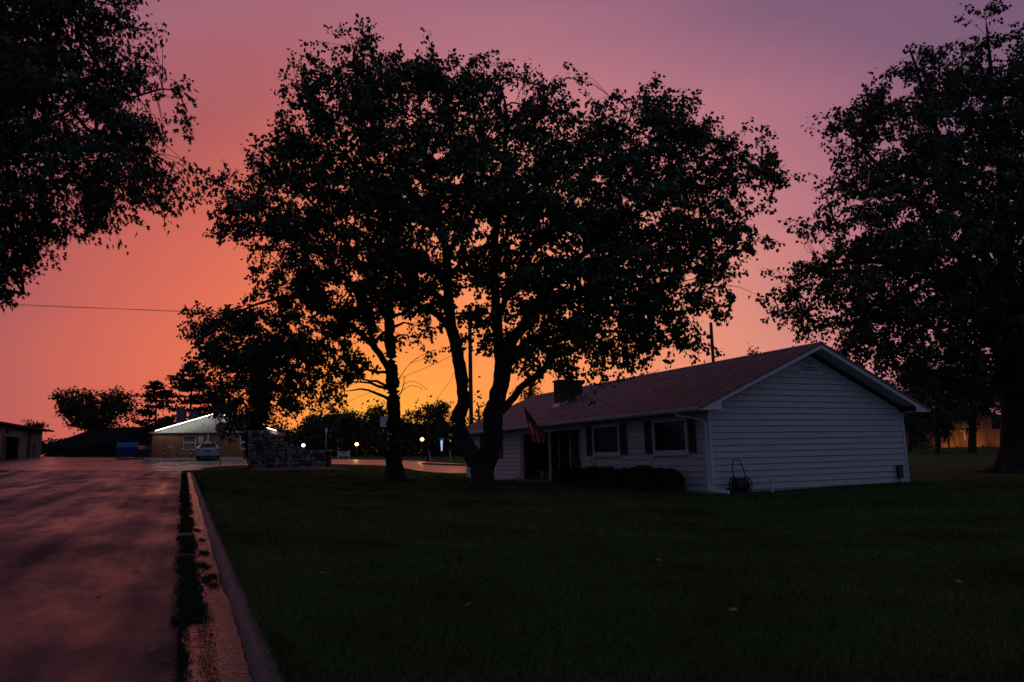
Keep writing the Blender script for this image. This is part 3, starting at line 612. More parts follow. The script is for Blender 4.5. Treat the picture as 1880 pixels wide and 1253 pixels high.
# nine staggered rows of stars as dots
gx=mt('MULTIPLY',sx_.outputs[0],6/.40); gy=mt('MULTIPLY',sx_.outputs[1],5/.5385)
def dots(ox,oy):
    fx=mt('SUBTRACT',mt('FRACT',mt('ADD',gx,ox)),.5); fy=mt('SUBTRACT',mt('FRACT',mt('ADD',gy,oy)),.5)
    return mt('LESS_THAN',mt('ADD',mt('MULTIPLY',fx,fx),mt('MULTIPLY',fy,fy)),.035)
st=mt('MAXIMUM',dots(0,0),dots(.5,.5))
mc=nn('ShaderNodeMix'); mc.data_type='RGBA'; L(st,mc.inputs[0]); mc.inputs[6].default_value=(.008,.012,.06,1); mc.inputs[7].default_value=(.5,.5,.5,1)
mf=nn('ShaderNodeMix'); mf.data_type='RGBA'; L(can,mf.inputs[0]); L(mx.outputs[2],mf.inputs[6]); L(mc.outputs[2],mf.inputs[7]); L(mf.outputs[2],bs.inputs['Base Color'])
tr=nn('ShaderNodeBsdfTranslucent'); L(mf.outputs[2],tr.inputs[0]); ms=nn('ShaderNodeMixShader'); ms.inputs[0].default_value=.5; L(bs.outputs[0],ms.inputs[1]); L(tr.outputs[0],ms.inputs[2]); L(ms.outputs[0],t_.nodes['Material Output'].inputs[0])
fb=MB().add(vs,[(i*nT+j,i*nT+j+1,(i+1)*nT+j+1,(i+1)*nT+j) for i in range(nS-1) for j in range(nT-1)])
flag=fb.build('flag',fm,None,smooth=True,off=off)
a_=flag.data.attributes.new('flag_uv','FLOAT_VECTOR','POINT'); a_.data.foreach_set('vector',np.array([(a,b,0) for a,b in uv],np.float32).ravel())
so_=flag.modifiers.new('thick','SOLIDIFY'); so_.thickness=.004
flag.location=hp(-.06,10.66,2.02); flag.rotation_euler=(0,0,YAW); tag(flag,'red and white striped flag with navy canton hanging by the porch','flag')

# ------------------------------------------------------------------ foliage generator
def inpoly(x,y,P):
    c=np.zeros(len(x),bool); n=len(P)
    for i in range(n):
        x1,y1=P[i]; x2,y2=P[(i+1)%n]
        if y1==y2: continue
        k=((y1>y)!=(y2>y))&(x<(x2-x1)*(y-y1)/(y2-y1)+x1); c^=k
    return c
def edgedist(x,y,P):
    d=np.full(len(x),1e9); n=len(P)
    for i in range(n):
        a=np.array(P[i],float); b=np.array(P[(i+1)%n],float); ab=b-a; t=np.clip(((x-a[0])*ab[0]+(y-a[1])*ab[1])/(ab@ab+1e-9),0,1)
        d=np.minimum(d,np.hypot(x-a[0]-t*ab[0],y-a[1]-t*ab[1]))
    return d
CP,SP=math.cos(PITCH),math.sin(PITCH); CR,SR=math.cos(ROLL),math.sin(ROLL)
def atv(x,y,Yv):
    u=(x-W/2)/FPX; v=-(y-H_/2)/FPX; u,v=CR*u-SR*v,SR*u+CR*v
    d1=CP-SP*v; d2=SP+CP*v; return np.stack([u*Yv/d1,Yv+0*u,d2*Yv/d1+EYE],-1)
H_=1253.0
def sample_crown(poly,Y0,D,n,rg,edge_pad=0,bias=.5):
    P=np.array(poly,float); lo,hi=P.min(0),P.max(0); out=[]
    tot=0
    while tot<n:
        x=rg.uniform(lo[0],hi[0],n*3); y=rg.uniform(lo[1],hi[1],n*3); k=inpoly(x,y,P); x,y=x[k],y[k]
        d=edgedist(x,y,P)-edge_pad; k=d>0; x,y,d=x[k],y[k],d[k]*Y0/FPX
        h=np.sqrt(np.clip(d*(2*D-d),0,None)); h=np.where(d>D,D,h)
        u=rg.uniform(-1,1,len(x)); 
        keep=rg.uniform(0,1,len(x))<np.clip(h/D,.28,1)   # even density through the volume
        x,y,h,u=x[keep],y[keep],h[keep],u[keep]
        out.append(atv(x,y,Y0+u*h)); tot+=len(x)
    return np.concatenate(out)[:n]
def tubes_np(name,br,m,parent):
    # br: list of (pts (k,3), radii (k,), sides)
    V=[];Lp=[];o=0
    for pts,rad,n in br:
        k=len(pts); d=np.gradient(pts,axis=0); d/=np.linalg.norm(d,axis=1,keepdims=True)+1e-9
        up=np.where(np.abs(d[:,2:3])<.9,np.array([[0,0,1.]]),np.array([[1.,0,0]])); a=np.cross(d,up[0:1].repeat(k,0)); a/=np.linalg.norm(a,axis=1,keepdims=True)+1e-9; b=np.cross(a,d)
        t=np.arange(n)*2*math.pi/n
        V.append((pts[:,None]+(a[:,None]*np.cos(t)[None,:,None]+b[:,None]*np.sin(t)[None,:,None])*rad[:,None,None]).reshape(-1,3))
        i=np.arange(k-1)[:,None]*n; j=np.arange(n)[None]; j2=(j+1)%n
        Lp.append(np.stack([i+j,i+j2,i+n+j2,i+n+j],-1).reshape(-1,4)+o); o+=k*n
    V=np.concatenate(V); Lp=np.concatenate(Lp)
    return meshnp(name,V,Lp.ravel(),np.full(len(Lp),4),m,parent,None,True)
def sym(h): return np.array([(0,0,0)]+h+[(0,1.05,0)]+[(-a,b,c) for a,b,c in h[::-1]])
LEAFS={
 'maple':sym([(.44,.12,.03),(.24,.34,.05),(.54,.58,.03),(.20,.62,.05)]),
 'silver':sym([(.38,.20,.03),(.14,.38,.05),(.40,.78,.03),(.11,.64,.05)]),
 'soft':sym([(.42,.16,.03),(.26,.38,.05),(.46,.64,.03)]),
 'simple':np.array([(0,0,0),(.34,.42,.06),(0,1.0,0),(-.34,.42,.06)]),
}
def leaves_np(name,pos,dirs,size,kind,m,parent,rg):
    S=LEAFS[kind]; n=len(pos); k=len(S)
    d=dirs/(np.linalg.norm(dirs,axis=1,keepdims=True)+1e-9)
    r=rg.normal(size=(n,3)); a=np.cross(d,r); a/=np.linalg.norm(a,axis=1,keepdims=True)+1e-9; c=np.cross(a,d)
    bend=rg.uniform(-.35,.1,n)
    V=pos[:,None]+size[:,None,None]*(a[:,None]*S[None,:,0:1]+d[:,None]*S[None,:,1:2]+c[:,None]*(S[None,:,2:3]*2.2+(S[None,:,1:2]**2)*bend[:,None,None]))
    if kind=='simple': lp=np.array([0,1,2,3]); sz=[4]
    else: h_=k//2; lp=np.concatenate([np.arange(h_+1),[0],np.arange(h_,k)]); sz=[h_+1,k-h_+1]
    loops=(np.arange(n)[:,None]*k+lp[None]).ravel(); sizes=np.tile(sz,n)
    return meshnp(name,V.reshape(-1,3),loops,sizes,m,parent,'stuff')
def make_tree(name,label,group,base,limbs,poly,Y0,D,seed,n_sec=90,n_clump=240,n_twig=1500,lpt=26,leaf=.13,kind='maple',lm=None,bark=None,clump_r=.55,droop=.8,sides=9,extra_polys=(),cat='tree',twigr=.008):
    rg=np.random.default_rng(seed); t=thing(name,base,label,cat,group); B=np.array(base,float)
    br=[]; nodes=[]; nrad=[]
    for pts,rad in limbs:
        pts=np.array(pts,float); rad=np.array(rad,float)
        s=np.linspace(0,len(pts)-1,(len(pts)-1)*5+1)
        # smooth resample (Catmull-like through cubic of neighbours)
        def cat(a):
            i=np.minimum(s.astype(int),len(a)-2); f=(s-i)
            if a.ndim>1: f=f[:,None]
            p0,p1,p2,p3=a[np.maximum(i-1,0)],a[i],a[i+1],a[np.minimum(i+2,len(a)-1)]
            return .5*((2*p1)+(-p0+p2)*f+(2*p0-5*p1+4*p2-p3)*f*f+(-p0+3*p1-3*p2+p3)*f**3)
        P=cat(pts); Rr=np.clip(cat(rad),.01,None); P=P+rg.normal(0,.012,P.shape)*(Rr[:,None]>.03)
        br.append((P,Rr*(1+rg.normal(0,.03,len(Rr))),sides)); nodes.append(P); nrad.append(Rr)
    NP=np.concatenate(nodes); NR=np.concatenate(nrad)
    zc=[p for p in NP[:,2]]
    polys=[(poly,Y0,D,1.0)]+list(extra_polys); wsum=sum(a[3] for a in polys)
    def samp(n,pad): return np.concatenate([sample_crown(p_,y_,d_,max(1,int(n*w_/wsum)),rg,pad) for p_,y_,d_,w_ in polys])
    def connect(tips,NP,NR,segs,r0f,rtip,wob,sidesn,mind,out):
        newP=[];newR=[]
        for tp in tips:
            v=tp-NP; dist=np.linalg.norm(v,axis=1); up=v[:,2]/(dist+1e-6)
            cost=dist*(1+.7*np.clip(.15-up,0,1))+ (NR<mind)*9
            i=int(np.argmin(cost)); s0=NP[i]; r0=min(NR[i]*r0f,.02+.022*dist[i])
            L_=dist[i]; k=segs; f=np.linspace(0,1,k)[:,None]
            c1=s0+(tp-s0)*.45+np.array([0,0,.22*L_])+rg.normal(0,wob*L_,3)
            P=(1-f)**2*s0+2*f*(1-f)*c1+f*f*tp
            P[1:-1]+=rg.normal(0,.02*L_,(k-2,3))
            rr=(r0*(1-f[:,0])**.8+rtip)
            out.append((P,rr,sidesn)); newP.append(P[1:]); newR.append(rr[1:])
        return np.concatenate([NP]+newP),np.concatenate([NR]+newR)
    sec=samp(n_sec,10)
    sec=sec[np.argsort(np.linalg.norm(sec-NP.mean(0),axis=1))]
    # grow in three waves so that outer branches leave inner ones
    for ch in np.array_split(sec,4): NP,NR=connect(ch,NP,NR,7,.6,.012,.10,6,.02,br)
    cl=samp(n_clump,6); idx=rg.integers(0,len(cl),n_twig); dr=rg.normal(0,1,(n_twig,3))*np.array([1,1,.5])*clump_r
    tips=cl[idx]+dr; twigs=[]
    NP2=NP;NR2=NR
    pos=[];dirs=[]
    tb=[]
    for ch in np.array_split(tips,40):
        v=ch[:,None]-NP2[None]; dist=np.linalg.norm(v,axis=2); i=np.argmin(dist+9*(NR2[None]>.09)*(dist<.2),axis=1)
        for tp,ii in zip(ch,i):
            s0=NP2[ii]; L_=np.linalg.norm(tp-s0)
            if L_>2.2: s0=tp+(s0-tp)*(2.2/L_); L_=2.2
            f=np.linspace(0,1,4)[:,None]; c1=s0+(tp-s0)*.5+np.array([0,0,.18*L_]); P=(1-f)**2*s0+2*f*(1-f)*c1+f*f*tp
            tb.append((P,np.array([twigr*1.4,twigr*1.1,twigr*.8,twigr*.4]),3))
    br+=tb
    tip=np.array([b[0][3] for b in tb]); mid=np.array([b[0][1] for b in tb]); n=len(tip)
    f=rg.uniform(.25,1.12,(n,lpt))**.8
    Lp=mid[:,None]+(tip-mid)[:,None]*f[...,None]+rg.normal(0,1,(n,lpt,3))*np.array([1,1,.8])*leaf*.72
    ax=(tip-mid); ax/=np.linalg.norm(ax,axis=1,keepdims=True)+1e-9
    dv=ax[:,None]*.5+rg.normal(0,.55,(n,lpt,3))+np.array([0,0,-droop])
    sz=leaf*rg.uniform(.6,1.2,(n,lpt))
    keep=rg.uniform(0,1,(n,1))*.6+.7>rg.uniform(0,1,(n,lpt))
    Lp,dv,sz=Lp[keep],dv[keep],sz[keep]
    br=[(a-B,b,c) for a,b,c in br]
    tubes_np('trunk',br,bark or M_BARK,t)
    leaves_np('crown',Lp-B,dv,sz,kind,lm or M_LEAF,t,rg)
    return t
def L3(pts,Y,dy=None,r=None):
    dy=dy if dy is not None else [0]*len(pts)
    return [at(x,y,Y+d) for (x,y),d in zip(pts,dy)],r
def flare(base,r,n=6,seed=0,ln=1.0):
    rg=np.random.default_rng(seed); out=[]
    for k in range(n):
        a=2*math.pi*k/n+rg.uniform(-.3,.3); l=ln*rg.uniform(.8,1.3)
        p=[base+np.array([0,0,.75*r/.36]),base+np.array([math.cos(a)*r*.55,math.sin(a)*r*.55,.38]),base+np.array([math.cos(a)*r*1.15,math.sin(a)*r*1.15,.08]),base+np.array([math.cos(a)*(r+l*.55),math.sin(a)*(r+l*.55),-.10])]
        out.append((p,[r*.5,r*.55,r*.36,r*.12]))
    return out

# --- the forked maple beside the house
b1=pxground(886,903); Y1=b1[1]
m1=[L3([(886,908),(886,880),(884,855),(880,838)],Y1,None,[.44,.38,.36,.36]),
 L3([(884,862),(868,838),(848,800),(838,775),(851,740),(847,690),(838,640),(827,590),(822,530),(820,470),(806,400),(790,320),(775,240),(768,170)],Y1,[0,.0,.1,.1,0,-.1,-.2,-.2,-.3,-.3,-.2,0,.1,.1],[.32,.29,.25,.25,.21,.205,.20,.185,.165,.14,.11,.08,.055,.03]),
 L3([(888,862),(900,830),(905,800),(905,765),(914,730),(922,690),(924,655)],Y1,[0,0,-.1,-.2,-.2,-.2,-.2],[.33,.31,.31,.32,.28,.27,.27]),
 L3([(922,690),(916,640),(911,580),(909,520),(908,450),(915,370),(925,290),(930,210),(915,140)],Y1,[-.2,0,.2,.3,.4,.6,.7,.8,.8],[.22,.19,.16,.14,.12,.10,.075,.05,.03]),
 L3([(926,680),(938,630),(960,600),(985,570),(1015,555),(1045,545),(1085,525),(1130,490),(1180,440)],Y1,[-.2,-.4,-.7,-1,-1.2,-1.4,-1.6,-1.8,-2],[.23,.20,.17,.15,.135,.12,.10,.075,.04]),
 L3([(930,670),(945,655),(965,645),(1000,630),(1040,620),(1090,610),(1150,610)],Y1,[-.2,-.2,0,.4,.8,1.2,1.6],[.16,.14,.13,.115,.10,.075,.04]),
 L3([(945,650),(968,628),(990,617),(1010,612),(1050,590),(1110,560),(1190,530),(1260,500)],Y1,[-.2,.2,.6,.9,1.3,1.8,2.2,2.4],[.13,.12,.11,.10,.09,.075,.055,.03]),
 L3([(920,755),(940,735),(957,712),(985,690),(1003,672),(1010,645),(1030,620)],Y1,[-.2,-.4,-.6,-.9,-1.1,-1.2,-1.4],[.14,.12,.115,.11,.10,.085,.06]),
 L3([(822,600),(805,580),(780,566),(755,553),(720,540)],Y1,[-.2,-.3,-.5,-.7,-.9],[.12,.11,.10,.085,.06]),
 L3([(821,560),(805,545),(780,528),(762,513),(735,500)],Y1,[-.2,0,.4,.8,1.1],[.12,.11,.10,.085,.06]),
 L3([(819,515),(800,497),(770,486),(745,478),(700,460),(650,420)],Y1,[-.3,-.4,-.5,-.6,-.8,-1],[.125,.12,.11,.10,.08,.05]),
 L3([(820,470),(840,440),(870,400),(885,340),(890,260),(870,180)],Y1,[-.3,-.5,-.8,-1,-1.1,-1.1],[.10,.09,.08,.065,.05,.03]),
 L3([(810,420),(770,370),(730,310),(690,240),(660,170),(650,110)],Y1,[-.2,.2,.5,.8,1,1.1],[.10,.09,.075,.06,.045,.025]),
 L3([(911,600),(940,520),(990,440),(1050,370),(1110,290),(1160,210)],Y1,[.2,.6,1,1.3,1.5,1.6],[.12,.11,.095,.08,.06,.03]),
 L3([(960,600),(1010,530),(1080,460),(1160,400),(1250,340),(1340,290)],Y1,[-.7,-1.3,-1.8,-2.2,-2.3,-2.3],[.12,.11,.095,.075,.055,.03])]
poly1=[(620,430),(540,400),(500,340),(478,280),(482,245),(508,218),(500,190),(530,185),(522,160),(548,140),(528,110),(548,82),(572,110),(590,58),(618,92),(640,68),(668,36),(700,62),(722,48),(745,85),(770,62),(795,52),(818,92),(850,82),(872,100),(912,74),(940,115),(965,118),(985,130),(1005,108),(1042,135),(1060,158),(1092,180),(1108,150),(1150,165),(1176,112),(1200,158),(1255,152),(1268,190),(1312,208),(1345,212),(1358,240),(1412,225),(1400,262),(1450,278),(1428,310),(1442,345),(1402,372),(1425,400),(1412,445),(1372,470),(1350,500),(1362,530),(1412,540),(1395,560),(1358,572),(1330,596),(1292,575),(1272,602),(1292,650),(1262,668),(1240,645),(1212,668),(1180,665),(1168,705),(1142,738),(1112,712),(1090,760),(1066,735),(1050,700),(1012,688),(985,705),(962,690),(938,705),(948,650),(915,700),(880,690),(858,650),(850,580),(800,600),(785,640),(770,585),(720,560),(660,500)]
make_tree('maple_tree','broad maple with a forked double trunk standing on the lawn before the house','maples on the lawn',b1,m1+flare(b1,.34,7,3,1.0),poly1,Y1,4.6,11,n_sec=240,n_clump=1250,n_twig=4600,lpt=22,leaf=.128,clump_r=.34,kind='soft')
# --- the single-trunk maple further left
b2=pxground(725,884); Y2=b2[1]
k2=Y2/33*1.28
m2=[L3([(725,892),(724,860),(722,820),(723,770),(722,720),(719,680),(717,640),(715,600),(716,540),(720,480),(722,420),(715,360),(700,310)],Y2,[0,0,0,0,0,0,0,0,0,.2,.4,.6,.7],[.36*k2,.31*k2,.27*k2,.25*k2,.235*k2,.22*k2,.20*k2,.18*k2,.15,.12,.09,.06,.03]),
 L3([(719,690),(706,664),(690,642),(672,622),(650,604),(600,570),(540,545),(470,560),(400,590)],Y2,[0,-.3,-.6,-.9,-1.2,-1.8,-2.2,-2.5,-2.6],[.16,.14,.13,.12,.11,.09,.075,.05,.03]),
 L3([(690,642),(680,610),(668,570),(640,520),(590,470),(520,430),(440,400),(395,385)],Y2,[-.6,-.4,0,.4,.8,1.2,1.4,1.5],[.12,.11,.10,.09,.075,.06,.045,.025]),
 L3([(715,600),(700,560),(670,500),(630,440),(580,380),(520,320),(480,280)],Y2,[0,-.5,-1,-1.4,-1.6,-1.8,-1.9],[.12,.11,.10,.085,.065,.045,.03]),
 L3([(640,600),(600,620),(560,650),(530,690),(520,730)],Y2,[-1.2,-1,-.8,-.6,-.5],[.07,.06,.05,.04,.02]),
 L3([(716,560),(735,520),(760,470),(775,420),(780,370)],Y2,[0,.4,.8,1,1.2],[.10,.08,.07,.05,.03]),
 L3([(727,728),(736,722),(741,706),(743,690)],Y2,[0,-.1,-.2,-.2],[.03,.025,.018,.01]),L3([(738,718),(756,708),(775,715)],Y2,[-.1,-.1,-.1],[.014,.01,.006]),L3([(741,706),(760,700),(785,716)],Y2,[-.2,-.2,-.3],[.012,.008,.005]),
 L3([(730,700),(741,683),(752,668)],Y2,[0,0,.1],[.02,.014,.008])]
poly2=[(354,428),(384,398),(368,372),(398,345),(386,318),(412,296),(440,306),(452,282),(482,255),(510,262),(540,300),(560,330),(620,360),(700,380),(770,440),(795,520),(800,600),(808,640),(780,668),(750,640),(712,650),(690,632),(660,690),(655,735),(620,740),(600,762),(560,735),(545,775),(500,765),(470,765),(452,800),(424,816),(398,804),(390,772),(388,735),(385,690),(345,680),(362,650),(330,640),(318,600),(345,580),(340,545),(370,540),(395,565),(430,528),(470,520),(440,490),(455,470),(425,450),(400,445)]
make_tree('maple_tree','slim single-trunk maple with a low leafy limb reaching over the stone wall','maples on the lawn',b2,m2+flare(b2,.26*k2,6,5,.8),poly2,Y2,4.2,23,n_sec=150,n_clump=620,n_twig=2050,lpt=21,leaf=.140,clump_r=.38,kind='soft')
# --- the big tree at the right edge
b3=pxground(1858,868); Y3=b3[1]; r3=.62
m3=[L3([(1858,878),(1860,840),(1862,790),(1862,730),(1858,650),(1850,560),(1845,460),(1840,360),(1835,250),(1820,140),(1812,50)],Y3,[0,0,0,0,0,.2,.4,.5,.6,.6,.6],[.72,.62,.55,.52,.47,.40,.33,.26,.18,.10,.05]),
 L3([(1860,720),(1830,640),(1780,560),(1700,500),(1610,480),(1520,490),(1450,510)],Y3,[0,-.8,-1.6,-2.4,-3,-3.2,-3.2],[.30,.26,.22,.17,.12,.08,.04]),
 L3([(1858,640),(1810,540),(1740,440),(1660,350),(1590,280),(1545,220)],Y3,[0,.6,1.2,1.8,2,2],[.28,.24,.19,.14,.09,.04]),
 L3([(1850,560),(1790,430),(1740,300),(1700,180),(1670,90)],Y3,[.2,-.5,-1,-1.2,-1.2],[.26,.21,.16,.10,.04]),
 L3([(1862,700),(1920,600),(2000,500),(2080,400)],Y3,[0,.4,.6,.8],[.28,.22,.15,.06]),
 L3([(1862,660),(1900,520),(1960,380),(2000,240)],Y3,[0,-1,-1.6,-2],[.26,.2,.13,.05]),
 L3([(1700,500),(1650,540),(1600,580),(1560,630)],Y3,[-2.4,-2.4,-2.3,-2.2],[.10,.08,.06,.03]),
 L3([(1860,640),(1880,520),(1890,400),(1885,280),(1880,160)],Y3,[0,2,3.5,4.5,5],[.25,.2,.15,.1,.04])]
poly3=[(1398,572),(1422,540),(1418,515),(1452,498),(1418,478),(1455,470),(1482,442),(1455,420),(1436,398),(1432,368),(1470,372),(1480,345),(1522,330),(1505,300),(1542,275),(1500,248),(1498,222),(1522,210),(1512,188),(1545,175),(1535,150),(1575,138),(1612,150),(1640,112),(1652,55),(1678,52),(1692,88),(1722,30),(1742,70),(1770,75),(1792,30),(1812,-4),(1835,40),(1880,38),(1940,10),(2000,60),(2060,200),(2100,360),(2110,520),(2070,680),(1990,740),(1920,760),(1880,730),(1840,770),(1790,750),(1740,760),(1700,735),(1660,725),(1610,705),(1570,690),(1545,660),(1520,640),(1500,622),(1478,640),(1458,622),(1470,590),(1440,600),(1425,575)]
make_tree('silver_maple','massive dark maple with a thick trunk behind the white house','big trees at the sides',b3,m3+flare(b3,.62,8,9,1.5),poly3,Y3,6.5,31,n_sec=220,n_clump=1200,n_twig=5000,lpt=22,leaf=.165,lm=M_LEAF_R,clump_r=.50,kind='soft')
# --- the tree leaning in from the left
Y4=17.0; b4x=-19.2; b4=np.array([b4x,Y4,g1(b4x,Y4)])
W4=lambda x,y,z:np.array([x,y,z])
m4=[([W4(b4x,Y4,b4[2]-.1),W4(b4x,Y4,1.5),W4(b4x+.1,Y4,3.2),W4(b4x+.4,Y4,5),W4(b4x+.6,Y4,7.5),W4(b4x+1,Y4+.3,10),W4(b4x+1.2,Y4+.4,13)],[.6,.5,.46,.42,.33,.22,.08]),
 ([W4(b4x+.2,Y4,4),W4(b4x+2.2,Y4-.3,6),W4(b4x+5,Y4-.6,7.6),W4(b4x+8.2,Y4-.8,8.3),W4(b4x+11,Y4-.8,8.2)],[.3,.25,.18,.11,.04]),
 ([W4(b4x+.5,Y4,6),W4(b4x+3,Y4+.8,8.4),W4(b4x+6,Y4+1.4,10.4),W4(b4x+9,Y4+1.8,11.6)],[.26,.2,.14,.05]),
 ([W4(b4x+.3,Y4,4.6),W4(b4x+2,Y4+1.4,5.6),W4(b4x+4.4,Y4+2.2,6.0),W4(b4x+6.4,Y4+2.6,5.8)],[.2,.16,.11,.04]),
 ([W4(b4x+.6,Y4,7),W4(b4x+3,Y4-1.8,9.5),W4(b4x+6,Y4-2.6,11.8),W4(b4x+8,Y4-3,13.4)],[.24,.18,.12,.05]),
 ([W4(b4x+.2,Y4,4.4),W4(b4x-3,Y4+.5,7),W4(b4x-6,Y4+1,8.6)],[.26,.18,.06]),
 ([W4(b4x+.5,Y4,6),W4(b4x-1.5,Y4-3,9),W4(b4x-2.5,Y4-5,11)],[.24,.16,.05])]
poly4=[(-520,-60),(-420,-220),(-250,-330),(0,-340),(180,-300),(248,-190),(258,-80),(262,20),(252,50),(290,72),(268,95),(305,112),(285,135),(352,162),(345,188),(305,205),(298,240),(352,238),(348,268),(378,300),(372,335),(392,372),(350,392),(322,418),(290,398),(250,405),(222,438),(182,462),(140,428),(98,445),(88,478),(55,470),(38,545),(12,560),(2,590),(-20,600),(-80,640),(-260,620),(-430,480),(-520,260)]
make_tree('silver_maple','silver maple at the roadside with long leafy branches drooping over the wet road','big trees at the sides',b4,m4+flare(b4,.5,7,2,1.2),poly4,Y4,4.2,43,n_sec=200,n_clump=1250,n_twig=4700,lpt=21,leaf=.135,kind='silver',lm=M_LEAF_L,clump_r=.32,droop=1.1)

# ------------------------------------------------------------------ distant trees
def ell(cx,cy,rx,ry,n=22,j=.13,seed=0):
    rg=np.random.default_rng(seed); a=np.linspace(0,2*math.pi,n,endpoint=False)
    r=1+j*np.sin(3*a+rg.uniform(0,6))+j*.8*np.sin(5*a+rg.uniform(0,6))+rg.normal(0,j*.6,n)
    return [(cx+rx*r_*math.cos(t),cy+ry*r_*math.sin(t)) for t,r_ in zip(a,r)]
def far_tree(label,cx,cy,rx,ry,Yd,seed,group='trees beyond the street',leaf=.34,dens=1.0,lm=None,name='roadside_tree',tr=.2,nt=None,shift=0):
    q=at(cx+shift,840,Yd); base=np.array([q[0],Yd,g1(q[0],Yd)])
    m=Yd/FPX; top=at(cx,cy-ry*.5,Yd); mid=at(cx+shift*.5,cy+ry*.3,Yd)
    lb=[([base-np.array([0,0,.1]),base*.5+mid*.5,mid,top],[tr,tr*.8,tr*.6,tr*.15])]
    rg=np.random.default_rng(seed+5)
    for k in range(5):
        a=rg.uniform(0,6.28); e=at(cx+rx*.6*math.cos(a),cy-abs(ry*.5*math.sin(a)),Yd+rg.uniform(-.5,.5)*rx*m); s=base+(mid-base)*rg.uniform(.6,1)
        lb.append(([s,(s+e)/2+np.array([0,0,.3]),e],[tr*.5,tr*.35,tr*.1]))
    area=rx*ry*3.14*m*m
    nt=nt or int(np.clip(area*9*dens,60,900))
    return make_tree(name,label,group,base,lb,ell(cx,cy,rx,ry,seed=seed),Yd,min(rx,ry)*m*1.0,seed,n_sec=16,n_clump=int(nt/4)+6,n_twig=nt,lpt=11,leaf=leaf,kind='simple',lm=lm or M_FAR,clump_r=.5*max(1,area**.5/7),sides=6,twigr=.012)
FT=[(548,806,26,24,104,'low shrubby tree between the stone wall and the thin lamp mast'),(576,792,34,44,112,'bushy tree standing behind the thin lamp mast'),(612,782,34,40,108,'rounded tree standing behind the white two-post board'),(648,790,34,46,116,'leafy tree growing behind the post lamp beside the white two-post board'),
    (688,782,36,44,110,'broad tree growing behind the square pole sign'),(742,786,40,44,108,'round-topped tree between the slim maple trunk and the slender utility pole'),(800,784,42,54,104,'tall dense tree behind the slender utility pole and blue-lit sign'),(846,800,34,36,112,'tree peeping between the stems of the forked maple'),
    (890,800,36,34,118,'low tree showing behind the far end of the house roof')]
for i,(cx,cy,rx,ry,Yd,lb) in enumerate(FT): far_tree(lb,cx,cy,rx,ry,Yd,100+i,dens=1.5)
hb=[]
# undergrowth below the far trees: uncountable hedge mass
rg=np.random.default_rng(55); nU=24000; xs=rg.uniform(-52,14,nU); ys=108+rg.normal(0,2.5,nU)+.1*xs
gz=G(xs,ys); zs=gz+np.abs(rg.normal(0,2.0,nU))*(1+.3*np.sin(xs*.9)+.2*np.sin(xs*2.3))
leaves_np('hedgerow',np.stack([xs,ys,zs],-1),rg.normal(0,1,(nU,3)),rg.uniform(.3,.7,nU),'simple',M_FAR,None,rg); hd=bpy.data.objects['hedgerow']; tag(hd,'dark tangled undergrowth along the foot of the far trees','undergrowth')
far_tree('spreading leafy tree behind the dark low-roofed building',172,752,82,48,96,130,leaf=.36,dens=1.5,tr=.35)
far_tree('low dark bush filling the gap between the metal shed and the dark building',92,822,26,22,94,140,leaf=.34,tr=.12,dens=2.5)
far_tree('small bushy tree past the end of the metal shed',62,782,22,14,108,131,leaf=.34,tr=.15)
far_tree('small leafy tree top showing over the house ridge near the dark pole',1392,662,30,24,74,132,group='trees behind the house',leaf=.24,tr=.2)
far_tree('small leafy tree top showing over the middle of the house ridge',1180,700,20,18,70,133,group='trees behind the house',leaf=.22,tr=.2)
far_tree('small tree behind the far end of the house, beside the chimney',972,722,22,20,76,134,group='trees behind the house',leaf=.24,tr=.2)
far_tree('dark tree before the church beside its left wall',1722,720,58,80,84,135,group='trees by the church',leaf=.30,lm=M_LEAF_R,tr=.28,dens=1.6)
far_tree('dark tree with a stout trunk in front of the church cross',1786,712,50,84,80,136,group='trees by the church',leaf=.30,lm=M_LEAF_R,tr=.42,dens=1.6)
far_tree('dark bushy tree filling the gap beside the rear corner of the house',1672,730,50,92,92,137,group='trees by the church',leaf=.32,lm=M_LEAF_R,tr=.25,dens=1.8)
far_tree('dark tree at the far side of the church',1870,715,70,84,96,138,group='trees by the church',leaf=.32,lm=M_LEAF_R,tr=.3,dens=1.6)
